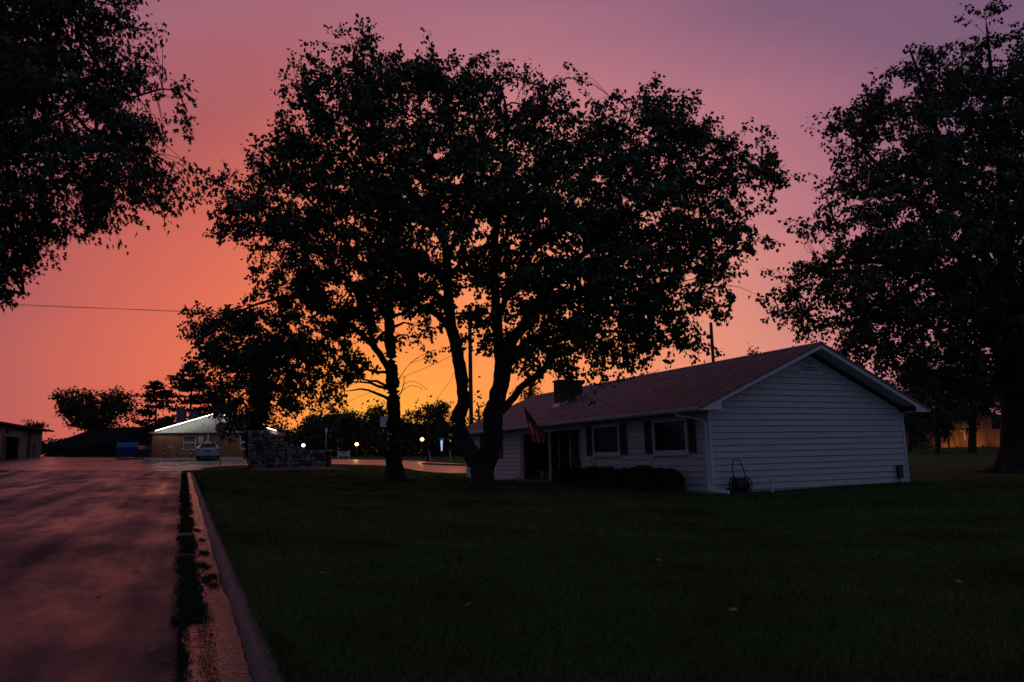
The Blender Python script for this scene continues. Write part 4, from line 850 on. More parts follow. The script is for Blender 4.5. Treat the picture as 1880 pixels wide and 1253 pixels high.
# evergreen shrub tree behind the stone wall
def conifer(label,cx,ytop,ybot,halfw,Yd,seed,group,gap=.9,name='pine_tree',bare=.12):
    rg=np.random.default_rng(seed); q=at(cx,845,Yd); base=np.array([q[0],Yd,g1(q[0],Yd)]); t=thing(name,base,label,'tree',group); m=Yd/FPX
    zt=at(cx,ytop,Yd)[2]-base[2]; z0=max(.4,at(cx,ybot,Yd)[2]-base[2]); R0=halfw*m; br=[(np.array([[0,0,-.1],[0,0,zt*.5],[0,0,zt]]),np.array([.2,.13,.02]),6)]; pos=[];dv=[];sz=[]
    z=z0
    while z<zt-.1:
        k=(z-z0)/(zt-z0); Lm=R0*(1-k)**.6*(.8+.2*math.sin(k*9+seed)); nb=7
        for i in range(nb):
            if rg.uniform()<bare: continue
            a=rg.uniform(0,6.28); l=max(.25,Lm*rg.uniform(.35,1.25)); d=np.array([math.cos(a),math.sin(a),0]); P=np.array([[0,0,z],d*l*.5+[0,0,z+l*.02],d*l+[0,0,z+l*.12]])
            br.append((P,np.array([.04,.025,.008]),4)); n=int(26*l)+6
            f=rg.uniform(.2,1.02,n); p=P[0]+(P[2]-P[0])*f[:,None]+rg.normal(0,1,(n,3))*np.array([.26,.26,.12])*(.5+.25*l); pos.append(p); dv.append(d+rg.normal(0,.5,(n,3))+[0,0,.15]); sz.append(rg.uniform(.25,.5,n))
        z+=gap*rg.uniform(.75,1.2)*(1-.45*k)
    tubes_np('trunk',br,M_BARK,t); leaves_np('crown',np.concatenate(pos),np.concatenate(dv),np.concatenate(sz),'simple',M_NEEDLE,t,rg); return t
conifer('layered dark pine standing left of the brick building roof',282,700,806,58,92,201,'pines behind the brick building')
conifer('tall layered pine standing behind the brick building roof',346,664,796,74,90,202,'pines behind the brick building')
conifer('short dark pine right of the brick building gable',398,704,796,52,88,203,'pines behind the brick building')
conifer('dense dark evergreen growing close behind the stone pillar',472,690,846,24,48.5,204,None,gap=.32,name='evergreen_tree',bare=0)

# ------------------------------------------------------------------ hedge in front of the house
hg=hthing('clipped_hedge',-.55,5.2,'low clipped dark hedge along the front wall under the windows','hedge')
rg=np.random.default_rng(77); nH=9000; L0,L1=-4.15,3.9
yy=rg.uniform(L0,L1,nH); th=rg.uniform(0,math.pi,nH); rr=.85+.15*rg.uniform(0,1,nH); endf=np.clip(np.minimum((L1-yy)/.5,(yy-L0)/.35),0,1)**.5
hh=.70+.05*np.sin(yy*2.1)+.04*np.sin(yy*5.3+1)
x_=np.sign(np.cos(th))*np.abs(np.cos(th))**.6*.48*rr*(.4+.6*endf); z_=np.sin(th)**.6*hh*rr*(.55+.45*endf)
leaves_np('foliage',np.stack([x_,yy,z_+.02],-1),rg.normal(0,1,(nH,3)),rg.uniform(.04,.085,nH),'simple',mat('hedge_leaves',(.016,.024,.012),.7,.3,2,island=.4,spec=.25),hg,rg)
hb=MB()
for k in range(14):
    y0=L0+.3+k*.56; hb.tube([(0,y0,-.1),(.05,y0+.05,.3),(-.08,y0+.1,.55)],[.03,.02,.01],5)
hb.build('stems',M_BARK,hg,kind='stuff')
hc=MB(); hc.prism([(-.36,-.05),(.36,-.05),(.38,.4),(.26,.57),(-.26,.57),(-.38,.4)],1,L0+.25,L1-.3); hc.build('inner_growth',MATS['hedge_leaves'],hg)
pu=hthing('garden_ornament',-.42,6.62,'two small leaf-shaped garden picks poking above the hedge','ornament')
for dx,hz in ((0,.88),(-.28,.80)):
    MB().tube([(0,dx,0),(0,dx,hz)],.006,5).build('stake',M_GALV,pu)
    MB().tube([(0,dx+.06*math.cos(t),hz+.05+.06*math.sin(t)) for t in np.linspace(0,5.2,12)],.014,5).build('curl',mat('dull_yellow_metal',(.10,.10,.02),.5,.2,8),pu)

# ------------------------------------------------------------------ stone entrance wall with a tall pillar
SW=at(474,861,44.0); swx,swy=SW[0],SW[1]; swz=g1(swx,swy)
sw=thing('stone_wall',(swx,swy,swz),'curved rubble stone wall stepping down from a tall pillar, beside the lot','wall')
stm=[]
for k in range(6):
    bm_=MB(); rg=np.random.default_rng(300+k); v=[]
    for sx_ in (-.5,.5):
        for sy_ in (-.5,.5):
            for sz_ in (-.5,.5): v.append((sx_*rg.uniform(.72,1.0),sy_*rg.uniform(.7,1),sz_*rg.uniform(.7,1)))
    v+= [(.62*rg.uniform(.8,1),0,0),(-.62*rg.uniform(.8,1),0,0),(0,-.6*rg.uniform(.8,1.1),.05),(0,.6,0),(0,0,.56),(0,0,-.56)]
    # verts order: (sx,sy,sz) -> index 4*i+2*j+k
    def fan(c,ring): return [(c,ring[i],ring[(i+1)%4]) for i in range(4)]
    f=fan(8,[4,6,7,5])+fan(9,[0,1,3,2])+fan(10,[0,4,5,1])+fan(11,[2,3,7,6])+fan(12,[1,5,7,3])+fan(13,[0,2,6,4])
    me=bpy.data.meshes.new('stone'); me.from_pydata(v,[],f); me.materials.append(M_STONE); me.update(); stm.append(me)
ns=[0]
def stone(p,s,rz,parent):
    o=bpy.data.objects.new('stone',random.choice(stm)); col.objects.link(o); o.parent=parent; o.location=p; o.scale=s; o.rotation_euler=(random.uniform(-.35,.35),random.uniform(-.35,.35),rz+random.uniform(-.3,.3)); ns[0]+=1
# plan of the wall: pillar, then an arc going right and back
pil=MB().box(-.40,-.36,-.1,.40,.36,2.20).build('pillar',M_MORT,sw)
z=.06
while z<2.22:
    h=random.uniform(.13,.22)
    for side in range(3):
        x=-.47
        while x<.44:
            w=random.uniform(.18,.38); w=min(w,.50-x) if .50-x>.14 else .50-x+.02
            c=x+w/2
            if side==0: stone((c,-.40,z+h/2),(w*.95,.20,h*.95),0,pil)
            elif side==1: stone((.44,c*.9,z+h/2),(.20,w*.95,h*.95),0,pil)
            else: stone((-.44,c*.9,z+h/2),(.20,w*.95,h*.95),0,pil) if z<2.3 and side==2 and random.random()<.0 else None
            x+=w
    z+=h
cap_=MB().hexa([(-.5,-.46,2.2),(.5,-.46,2.2),(.5,.46,2.2),(-.5,.46,2.2)],[(-.46,-.42,2.29),(.46,-.42,2.29),(.46,.42,2.29),(-.46,.42,2.29)]).build('cap_stone',M_STONE,pil)
arc=[(.40,.05),(.95,.22),(1.5,.48),(2.0,.82),(2.5,1.22),(2.95,1.7),(3.3,2.2)]
harc=[2.12,1.98,1.55,1.26,1.10,1.0,.98]
arc=np.array(arc); dl=np.concatenate([[0],np.cumsum(np.linalg.norm(np.diff(arc,axis=0),axis=1))])
def arcpt(s): return np.array([np.interp(s,dl,arc[:,0]),np.interp(s,dl,arc[:,1])])
wl=MB()
for i in range(len(arc)-1):
    a,b=arc[i],arc[i+1]; t=(b-a)/np.linalg.norm(b-a); nv=np.array([t[1],-t[0]])*.18
    za=float(T(swx+a[0],swy+a[1])[0])-swz; h0,h1=harc[i]-.06,harc[i+1]-.06
    wl.hexa([(*(a+nv),-.1),(*(b+nv),-.1),(*(b-nv),-.1),(*(a-nv),-.1)],[(*(a+nv),h0),(*(b+nv),h1),(*(b-nv),h1),(*(a-nv),h0)])
wallp=wl.build('curved_wall',M_MORT,sw)
z=.08
while z<2.1:
    h=random.uniform(.15,.24); s=.05
    while s<dl[-1]:
        w=random.uniform(.20,.42); p=arcpt(s+w/2); hm=np.interp(s+w/2,dl,harc)
        if z+h*.5<hm+.02 and ns[0]<292:
            p2=arcpt(s+w/2+.05); t=(p2-p)/(np.linalg.norm(p2-p)+1e-9); nv=np.array([t[1],-t[0]])
            q=p+nv*(.20+random.uniform(-.05,.05)); stone((q[0],q[1],z+h/2),(w*.97,.20,h*.97),math.atan2(t[1],t[0]),wallp)
        s+=w
    z+=h*.97
s=.2
while s<dl[-1]-.1:
    p=arcpt(s+.25); p2=arcpt(s+.35); t=p2-p; hm=np.interp(s+.25,dl,harc); hm2=np.interp(s+.5,dl,harc); hm1=np.interp(s,dl,harc)
    o=MB().hexa([(-.25,-.24,0),(.25,-.24,hm2-hm1),(.25,.24,hm2-hm1),(-.25,.24,0)],[(-.25,-.24,.06),(.25,-.24,hm2-hm1+.06),(.25,.24,hm2-hm1+.06),(-.25,.24,.06)]).build('coping_stone',M_STONE,wallp)
    o.location=(p[0],p[1],hm1-.02); o.rotation_euler=(0,0,math.atan2(t[1],t[0])); s+=.5
e=arc[-1]
ep=MB().box(e[0]-.28,e[1]-.28,-.1,e[0]+.28,e[1]+.28,1.05).build('end_pier',M_MORT,sw); MB().box(e[0]-.35,e[1]-.35,1.05,e[0]+.35,e[1]+.35,1.12).build('cap_stone',M_STONE,ep)
# mulch bed in front of the wall
mound('mulch_bed',(swx+2.3,swy-.1),2.6,.85,.10,M_MULCH,rz=.28,jit=.12,dz=.06)

# ------------------------------------------------------------------ brick building with lit gable
bz=g1(*bl(4.5,0)); bb=thing('brick_building',(BL[0],BL[1],bz),'low brick building with pale gable outlined by white light strips','building',rz=YAW)
BW=10.6; BH=2.28; AP=BW/2; APH=4.05
b=MB(); b.box(0,0,-.4,2.55,.25,BH); b.box(2.55,0,-.4,3.62,.25,.75); b.box(2.55,0,2.05,3.62,.25,BH); b.box(3.62,0,-.4,7.35,.25,BH); b.box(7.35,0,-.4,8.4,.25,.75); b.box(7.35,0,2.05,8.4,.25,BH); b.box(8.4,0,-.4,BW,.25,BH)
b.box(0,.25,-.4,.25,11,BH); b.box(BW-.25,.25,-.4,BW,11,BH); b.box(.25,10.75,-.4,BW-.25,11,BH); b.build('wall',M_BRICKO,bb)
MB().prism([(-.35,BH),(BW+.35,BH),(AP,APH)],1,.02,.2).build('gable',mat('gable_panel_paint',(.55,.57,.53),.6,.08,5),bb)
k=-.2
while k<BW+.2:
    hgt=BH+(APH-BH)*(1-abs(k-AP)/(AP+.35))-.02
    if hgt-BH>.05: MB().box(k-.02,-.012,BH+.02,k+.02,.018,hgt).build('batten',MATS['gable_panel_paint'],bb)
    k+=.6
MB().box(-.4,-.10,BH-.14,BW+.4,.018,BH).build('fascia_board',M_DARK,bb)
rfm=mat('dark_roof_sheet',(.03,.03,.033),.8,.2,3,spec=.2)
sl=(APH-BH)/(AP+.35)
for s in (0,1):
    xa,xb=(-.6,AP) if s==0 else (BW+.6,AP); za=BH-.25*sl
    ro_=MB().hexa([(xa,-.7,za),(xb,-.7,APH+.02),(xb,11.3,APH+.02),(xa,11.3,za)],[(xa,-.7,za+.14),(xb,-.7,APH+.16),(xb,11.3,APH+.16),(xa,11.3,za+.14)]).build('roof',rfm,bb)
M_LED=mat('white_light_strip',(.9,.9,.9),.5,0,1,emit=(1,.95,.86),estr=8)
for s in (0,1):
    sg=1 if s==0 else -1
    for (ta,tb_) in (((.12,.93),) if s==0 else ((.10,.24),(.42,.64),(.68,.90))):
        x0,x1=(-.45,AP) if s==0 else (BW+.45,AP)
        if s==1: ta,tb_=1-tb_,1-ta
        xa,xb=x0+(x1-x0)*ta,x0+(x1-x0)*tb_; za,zb=BH-.06+(APH-BH+.06)*ta,BH-.06+(APH-BH+.06)*tb_
        MB().hexa([(xa,-.62,za-.02),(xb,-.62,zb-.02),(xb,-.50,zb-.02),(xa,-.50,za-.02)],[(xa,-.62,za+.05),(xb,-.62,zb+.05),(xb,-.50,zb+.05),(xa,-.50,za+.05)]).build('light_strip',M_LED,bb)
def bwin(x0,x1,z0,z1):
    w=MB(); w.box(x0,.08,z0,x0+.07,.2,z1); w.box(x1-.07,.08,z0,x1,.2,z1); w.box(x0+.07,.08,z1-.07,x1-.07,.2,z1); w.box(x0+.07,.08,z0,x1-.07,.2,z0+.07); w.box(x0+.07,.09,(z0+z1)/2-.03,x1-.07,.19,(z0+z1)/2+.03)
    o=w.build('window',M_TRIM,bb); MB().box(x0+.07,.12,z0+.07,x1-.07,.14,z1-.07).build('pane',mat('grey_window_glass',(.13,.15,.17),.15,.1,3),o)
bwin(2.55,3.62,.75,2.05); bwin(7.35,8.4,.75,2.05)
def box_on(x0,x1,z0,z1,nm,m,dep=.16):
    o=MB().box(x0,-dep,z0,x1,-.003,z1).build(nm,m,bb); MB().box(x0+.04,-dep-.012,z0+.05,x1-.04,-dep-.001,z1-.05).build('cover',m,o); return o
mbx=mat('pale_grey_enamel',(.42,.43,.44),.45,.1,8)
box_on(3.78,4.22,1.0,1.95,'electric_cabinet',mbx); mb2=box_on(4.36,4.78,1.0,1.55,'meter_cabinet',mbx)
MB().tube([(4.0,-.05,3.45),(4.1,-.05,3.2),(4.55,-.05,2.55),(4.62,-.05,2.3),(4.62,-.05,1.55)],.05,8).build('conduit',mat('pale_conduit',(.6,.6,.58),.5,.05,8),bb)
dr2=MB().box(9.0,-.02,.1,9.9,.0,2.05).build('door',M_DARK,bb); MB().lathe([(0,0),(.04,.01),(.04,.05),(0,.07)],8,(9.12,-.07,1.05)).build('door_knob',M_GALV,dr2)
MB().box(8.2,-1.0,-.3,BW,-.003,.12).build('doorstep',M_APRON,bb)
MB().tube([(10.35,-.06,BH-.1),(10.35,-.06,.0)],.05,8).build('downspout',M_DARK,bb)
# red-white marker posts and yellow bollards
def on(u,v): p=bl(u,v); return (p[0],p[1],g1(p[0],p[1])+.07)
red=mat('red_post_paint',(.36,.035,.02),.5,.15,8); yel=mat('yellow_bollard_paint',(.55,.27,.02),.5,.15,8); whi=mat('white_reflective_band',(.6,.55,.52),.4,.05,8)
mp_=None
for i,(u,lb) in enumerate(((1.05,'red and white marker post farthest from the car, before the brick wall'),(1.72,'red and white marker post close behind the yellow bollard with the white box'),(2.42,'red and white marker post between the two yellow bollards'),(3.2,'red and white marker post below the brick building window'),(3.75,'red and white marker post nearest the parked car'))):
    if i==0:
        t=thing('marker_post',on(u,-1.0),lb,'post','marker posts by the brick wall',rz=YAW)
        MB().lathe([(.075,0),(.075,1.2),(.06,1.25),(.02,1.27)],10).build('post',red,t); MB().lathe([(.078,.34),(.078,.48)],10).build('band',whi,t); MB().lathe([(.078,.74),(.078,.88)],10).build('band',whi,t); MB().lathe([(.16,0),(.15,.05),(.08,.09)],12).build('base',M_BLACK,t); mp_=t
    else:
        t=copy_tree(mp_); t.location=on(u,-1.0); t['label']=lb
bo=None
for i,(u,lb) in enumerate(((1.75,'yellow steel bollard beside the small white box'),(2.95,'yellow steel bollard standing alone right of the white box'))):
    if i==0:
        bo=thing('bollard',on(u,-1.9),lb,'bollard','yellow bollards by the brick wall',rz=YAW); MB().lathe([(.09,0),(.09,.92),(.075,.98),(.03,1.01)],12).build('post',yel,bo); MB().lathe([(.14,0),(.14,.03)],12).build('base',M_GALV,bo)
    else: t=copy_tree(bo); t.location=on(u,-1.9); t['label']=lb
nb=thing('notice_box',on(1.55,-1.75),'small white box on a thin stand among the marker posts','box',rz=YAW)
MB().tube([(0,0,0),(0,0,.85)],.03,8).build('stand',M_GALV,nb); MB().box(-.2,-.12,.85,.2,.12,1.15).build('box',whi,nb); MB().box(-.22,-.14,1.15,.22,.14,1.18).build('lid',M_GALV,nb)
# grey roof-top units behind the gable
for i,(x,y,w_,h_,lb) in enumerate(((333,763,17,26,'bluish grey tank box showing above the brick building roof beside the pine'),(356,765,14,20,'dim grey vent housing showing beside the gable peak'))):
    c=at(x,y,83); w=w_*83/FPX; h=h_*83/FPX; gz=g1(c[0],83)
    t=thing('vent_tower',(c[0],83,gz),lb,'vent',rz=YAW); zt=c[2]-gz
    vmat=mat('dull_blue_sheet_metal',(.16,.17,.24),.5,.2,3)
    MB().box(-w/2,-w/2,0,w/2,w/2,zt+h*.3).build('tower',vmat,t); MB().box(-w*.55,-w*.55,zt+h*.3,w*.55,w*.55,zt+h*.42).build('cap',vmat,t)
    for k in range(4): MB().box(-w*.42,-w/2-.03,zt-h*.1+k*.25,w*.42,-w/2-.002,zt-h*.1+k*.25+.08).build('louvre',vmat,t)

# ------------------------------------------------------------------ parked car (rear view)
cp=at(381,847,64.5); cz=g1(cp[0],cp[1])+.07
car=thing('parked_car',(cp[0],cp[1],cz),'silver white estate car parked nose-in before the brick building','car',rz=.375)
sil=mat('silver_car_paint',(.46,.47,.52),.25,.05,3,metal=.25,coat=.6)
# rings along the length: (y, floor z, belt z, roof z, half width low, half width belt, half width roof)
ST=[(0,.36,.62,.64,.70,.74,.70),(.05,.30,.86,.95,.82,.88,.80),(.22,.28,.98,1.10,.84,.91,.76),(.52,.27,1.0,1.42,.85,.92,.66),(.85,.26,.99,1.54,.86,.92,.62),(1.7,.26,.97,1.58,.86,.92,.63),(2.5,.26,.95,1.52,.86,.92,.62),(3.2,.26,.93,1.05,.86,.91,.75),(3.5,.26,.92,.98,.86,.90,.74),(4.2,.28,.84,.88,.84,.87,.70),(4.5,.33,.66,.70,.72,.76,.62)]
vs=[];n=12
for y,zf,zb,zr,wl_,wb,wr in ST:
    half=[(wl_*.85,zf),(wl_,zf+.08),(wl_+ (wb-wl_)*.8,(zf+zb)/2),(wb,zb-.04),(wb-.03,zb),(wr,zr-.04 if zr-zb>.05 else zr-.01)]
    ring=[(x,y,z) for x,z in half]+[(-x,y,z) for x,z in half[::-1]]
    ring[5]=(wr,y,zr-.03); ring[6]=(-wr,y,zr-.03); vs+=ring
fs=[(i*n+k,(i+1)*n+k,(i+1)*n+(k+1)%n,i*n+(k+1)%n) for i in range(len(ST)-1) for k in range(n)]+[tuple(range(n)),tuple((len(ST)-1)*n+k for k in range(n-1,-1,-1))]
body=MB().add(vs,fs).build('body',sil,car,smooth=True); sb=body.modifiers.new('sub','SUBSURF'); sb.levels=sb.render_levels=2
wg=mat('car_glass',(.01,.01,.014),.1,.1,3,spec=.6)
MB().hexa([(-.66,.185,1.05),(.66,.185,1.05),(.66,.24,1.05),(-.66,.24,1.05)],[(-.54,.50,1.40),(.54,.50,1.40),(.54,.56,1.40),(-.54,.56,1.40)]).build('rear_window',wg,car)
tl=mat('red_tail_light',(.22,.015,.02),.3,.1,5,coat=.5)
for s in (-1,1):
    MB().hexa([(s*.86,.03,.76),(s*.50,.005,.80),(s*.50,.12,.80),(s*.87,.2,.76)],[(s*.88,.06,.95),(s*.52,.06,.88),(s*.52,.2,.88),(s*.90,.25,.97)]).build('tail_light',tl,car)
    for y in (.85,3.55):
        w=MB().tube([(s*.70,y,.33),(s*.90,y,.33)],.33,20).build('wheel',M_BLACK,car); MB().tube([(s*.895,y,.33),(s*.915,y,.33)],.21,16).build('rim',M_GALV,w)
    MB().tube([(s*.56,.75,1.53),(s*.57,.85,1.60),(s*.58,2.2,1.62),(s*.58,2.5,1.55)],.022,6).build('roof_rail',M_GALV,car)
    MB().hexa([(s*.90,2.95,.98),(s*1.06,2.97,.98),(s*1.06,3.1,.98),(s*.90,3.1,.98)],[(s*.90,2.97,1.12),(s*1.05,2.99,1.12),(s*1.05,3.08,1.12),(s*.90,3.08,1.12)]).build('door_mirror',sil,car)
    MB().hexa([(s*.905,.9,1.0),(s*.905,2.9,.97),(s*.80,2.9,.97),(s*.80,.9,1.0)],[(s*.69,1.0,1.42),(s*.70,2.5,1.42),(s*.60,2.5,1.42),(s*.60,1.0,1.42)]).build('side_window',wg,car)
bp_=MB(); bp_.prism([(-.80,-.02),(.80,-.02),(.86,.10),(.84,.25),(-.84,.25),(-.86,.10)],2,.36,.58); bp_.build('rear_bumper',sil,car)
MB().box(-.72,-.035,.22,.72,.3,.37).build('bumper_valance',M_BLACK,car)
MB().box(-.26,-.0,.66,.26,.04,.79).build('number_plate',mat('plate_blue_white',(.12,.14,.2),.4,.2,8),car)
MB().box(-.45,-.005,.83,.45,.05,.855).build('chrome_strip',M_GALV,car)
# ------------------------------------------------------------------ dumpsters
def dumpster(x,y,Yd,w,h,label,m,mlid,rz=YAW):
    p=at(x,y,Yd); t=thing('dumpster',(p[0],p[1],g1(p[0],p[1])+.05),label,'dumpster','dumpsters left of the brick building',rz=rz); d=1.5
    MB().hexa([(-w/2+.06,-d/2,.12),(w/2-.06,-d/2,.12),(w/2-.06,d/2,.12),(-w/2+.06,d/2,.12)],[(-w/2,-d/2-.05,h*.62),(w/2,-d/2-.05,h*.62),(w/2,d/2,h*.92),(-w/2,d/2,h*.92)]).build('bin',m,t)
    for k in range(4): MB().box(-w/2+.1+k*(w-.3)/3,-d/2-.07,.15,-w/2+.2+k*(w-.3)/3,-d/2-.0,h*.6).build('rib',m,t)
    for s in (0,1):
        x0,x1=(-w/2-.02,-.01) if s==0 else (.01,w/2+.02)
        MB().hexa([(x0,-d/2-.12,h*.62+.01),(x1,-d/2-.12,h*.62+.01),(x1,d/2,h*.93),(x0,d/2,h*.93)],[(x0,-d/2-.12,h*.62+.06),(x1,-d/2-.12,h*.62+.06),(x1,d/2,h),(x0,d/2,h)]).build('lid',mlid,t)
    for s in (-1,1): MB().box(s*(w/2+.01),-.3,h*.4,s*(w/2+.09),.3,h*.5).build('fork_pocket',m,t)
    for a in (-w/2+.15,w/2-.15):
        for c in (-d/2+.2,d/2-.2): MB().tube([(a-.03,c,.07),(a+.03,c,.07)],.07,10).build('caster',M_BLACK,t)
    return t
dumpster(233,842,66,1.62,1.35,'bright blue dumpster with sloping lids beside the dark building',mat('blue_steel_paint',(.006,.06,.20),.6,.2,5,spec=.2),mat('light_blue_lid',(.012,.10,.24),.85,.1,5,spec=.1),rz=.42)
dumpster(262,842,66.5,1.25,1.1,'dark grey dumpster between the blue dumpster and the brick wall',mat('charcoal_steel_paint',(.025,.027,.035),.5,.2,5),M_BLACK,rz=.42)
# ------------------------------------------------------------------ metal shed at the left, dark building behind
sA=at(75,840,77); sB=at(-60,848,57.5)
v_=sA[:2]-sB[:2]; Ls=float(np.linalg.norm(v_)); ang=math.atan2(v_[1],v_[0])
shz=g1(sA[0],sA[1])-.25
sh=thing('metal_shed',(sB[0],sB[1],shz),'pale metal shed with dark open bay and flat overhanging roof','shed',rz=ang)
shm=mat('pale_ribbed_sheet',(.24,.215,.20),.6,.12,3)
HS=2.78
def su(px): # distance along the shed wall for a pixel column
    d=ray(px,820); n=np.array([-v_[1],v_[0]]); l=(n@sB[:2])/(n@d[:2]); return float((l*d[:2]-sB[:2])@v_/Ls)
u1,u2,u3,u4=su(2),su(37),su(60),su(63.5)
b=MB(); b.box(-2,0,-.3,u1,.2,HS); b.box(u1,0,1.95,u2,.2,HS); b.box(u2,0,-.3,Ls,.2,HS); b.box(Ls-.2,.2,-.3,Ls,9,HS); b.box(-2,8.8,-.3,Ls-.2,9,HS); b.build('wall',shm,sh)
u=-2
while u<Ls:
    if not(u1-.1<u<u2+.1): MB().box(u,-.025,-.2,u+.06,-.001,HS-.02).build('rib',shm,sh)
    u+=.6
MB().hexa([(-3,-.9,HS),(Ls+.6,-.9,HS),(Ls+.6,9.4,HS+.5),(-3,9.4,HS+.5)],[(-3,-.9,HS+.16),(Ls+.6,-.9,HS+.16),(Ls+.6,9.4,HS+.66),(-3,9.4,HS+.66)]).build('roof',rfm,sh)
MB().box(su(50),-.10,-.2,su(54.5),-.028,HS-.01).build('downpipe',M_DARK,sh)
dd_=MB().box(u3,-.03,-.1,u4+.15,-.026,1.6).build('door',M_DARK,sh)
MB().box(u1+.02,.05,0,u1+(u2-u1)*.30,.09,1.9).build('bay_door',M_DARK,sh)
MB().box(u1,1.2,-.2,u2,1.25,2.0).build('bay_back',M_DARK,sh)
MB().box(su(33),-.05,0,su(34.5),.0,1.9).build('bay_post',shm,sh)
MB().box(su(8),.04,.1,su(11),.048,.75).build('teal_panel',mat('teal_panel_paint',(.01,.14,.15),.4,.1,5),sh)
MB().box(su(9.5),-.16,HS-.55,su(13),-.03,HS-.3).build('wall_lamp',M_DARK,sh)
# dark hip-roofed building
dbp=at(175,841,86); db=thing('dark_building',(dbp[0],dbp[1],g1(dbp[0],dbp[1])-.2),'dark low building with a broad hipped roof behind the blue dumpster','building',rz=.05)
dwm=mat('dark_timber_cladding',(.022,.02,.02),.9,.25,3)
MB().box(-4.9,0,-.3,6.4,8,1.5).build('wall',dwm,db)
MB().add([(-5.9,-.8,1.4),(7.0,-.8,1.4),(7.0,8.8,1.4),(-5.9,8.8,1.4),(-2.0,3.8,3.7),(4.2,4.0,3.75)],[(0,1,5,4),(1,2,5),(2,3,4,5),(3,0,4),(3,2,1,0)]).build('roof',mat('dark_roof_shingle',(.012,.012,.013),.95,.25,3,spec=.05),db)
for x in (-3.2,.2,3.4):
    w=MB().box(x,-.05,.3,x+1.0,-.003,1.25).build('window',M_DARK,db); MB().box(x+.06,-.06,.36,x+.94,-.052,1.19).build('pane',M_GLASS,w)

# ------------------------------------------------------------------ church
cL=at(1692,823,112); chz=g1(cL[0]+6,112)
chb=thing('church',(cL[0],112,chz-.1),'brick church front washed in orange light with a pale cross','church',rz=-.08)
m_=112/FPX
chm=brickmat('church_brick',(.26,.10,.055),(.2,.08,.05),(.22,.17,.13),2.6)
CW=16; MB().box(0,0,-.3,CW,14,2.6).build('wall',chm,chb)
MB().box(5.2,-.02,-.3,9.6,1,5.2).build('facade',chm,chb)
MB().box(2.6,-.35,-.3,3.2,-.0,4.2).build('pilaster',chm,chb); MB().box(4.6,-.35,-.3,5.2,-.021,4.6).build('pilaster',chm,chb); MB().box(9.2,-.4,-.3,9.9,-.021,4.6).build('pilaster',chm,chb)
MB().prism([(-.6,2.62),(CW+.6,2.62),(CW/2,6.2)],1,.6,14.5).build('roof',rfm,chb)
crm=mat('pale_cross_paint',(.75,.66,.58),.5,.05,5)
cx_=(1768-1692)*m_; zc=at(1768,790,112)[2]-chz
cr_=MB(); cr_.box(cx_-.085,-.16,zc-1.3,cx_+.085,-.06,zc+.62); cr_.box(cx_-.52,-.155,zc-.08,cx_-.086,-.065,zc+.08); cr_.box(cx_+.086,-.155,zc-.08,cx_+.52,-.065,zc+.08); cr_.build('cross',crm,chb)
w=MB().box(2.0,-.04,1.4,2.5,-.003,3.4).build('window',M_DARK,chb); MB().box(2.06,-.05,1.46,2.44,-.042,3.34).build('pane',mat('blue_church_glass',(.06,.08,.16),.2,.1,4),w)
def lamp_light(o,loc,e,c,r=.06,spot=None):
    l=bpy.data.lights.new('lamp_glow','SPOT' if spot else 'POINT'); l.energy=e; l.color=c; l.shadow_soft_size=r
    p=bpy.data.objects.new('lamp_glow',l); col.objects.link(p); p.parent=o; p.location=loc
    if spot: l.spot_size=spot[0]; l.spot_blend=.8; p.rotation_euler=spot[1]
    return p
for i,(u,lb) in enumerate(((3.9,'ground floodlight before the church between its two pilasters'),(7.4,'ground floodlight at the foot of the church cross'),(11.2,'ground floodlight washing the right part of the church wall'))):
    pp=Matrix.Rotation(-.08,3,'Z')@Vector((u,-2.2,0)); x,y=cL[0]+pp.x,112+pp.y
    f=thing('floodlight',(x,y,g1(x,y)),lb,'floodlight','church floodlights',rz=-.08)
    MB().box(-.12,-.08,.02,.12,.08,.22).build('housing',M_BLACK,f); MB().box(-.10,.082,.05,.10,.086,.20).build('lens',mat('warm_lamp_lens',(.9,.6,.3),.3,0,1,emit=(1,.55,.2),estr=4),f); MB().lathe([(.02,-.1),(.02,.02)],6).build('stake',M_BLACK,f)
    lamp_light(f,(0,.2,.25),120 if i!=2 else 70,(1,.42,.10),.1,(R(130),(R(115),0,0)))
# ------------------------------------------------------------------ lamps, poles, signs
M_ORL=mat('orange_lamp_globe',(.9,.6,.3),.3,0,1,emit=(1,.46,.12),estr=14)
pl0=None
for i,(x,y,Yd,lb) in enumerate(((557,818,88,'lit orange post lamp showing just above the stone wall'),(655,816,86,'lit orange post lamp beside the white two-post board'),(775,807,84,'lit orange post lamp beside the slender utility pole'))):
    c=at(x,y,Yd); gz=g1(c[0],Yd); hL=c[2]-gz
    t=thing('post_lamp',(c[0],Yd,gz),lb,'street lamp','orange post lamps by the street')
    MB().lathe([(.09,0),(.05,.15),(.045,hL-.16)],8).build('post',M_DARK,t); MB().lathe([(.09,hL-.16),(.17,hL-.08),(.2,hL),(.17,hL+.09),(.07,hL+.16)],14).build('globe',M_ORL,t,smooth=True); MB().lathe([(.09,hL+.16),(.05,hL+.22),(.01,hL+.26)],10).build('cap',M_DARK,t)
    lamp_light(t,(0,-.35,hL),22,(1,.45,.12),.15)
def pole(name,x,ytop,Yd,r,label,cat='utility pole',m=None,ybase=None,group=None):
    c=at(x,ytop,Yd); xb=c[0]; gz=g1(xb,Yd); t=thing(name,(xb,Yd,gz),label,cat,group); h=c[2]-gz
    MB().lathe([(r*1.25,-.2),(r*1.1,h*.4),(r,h),(r*.6,h+.02)],10).build('pole',m or M_WOODP,t,smooth=True); return t,h
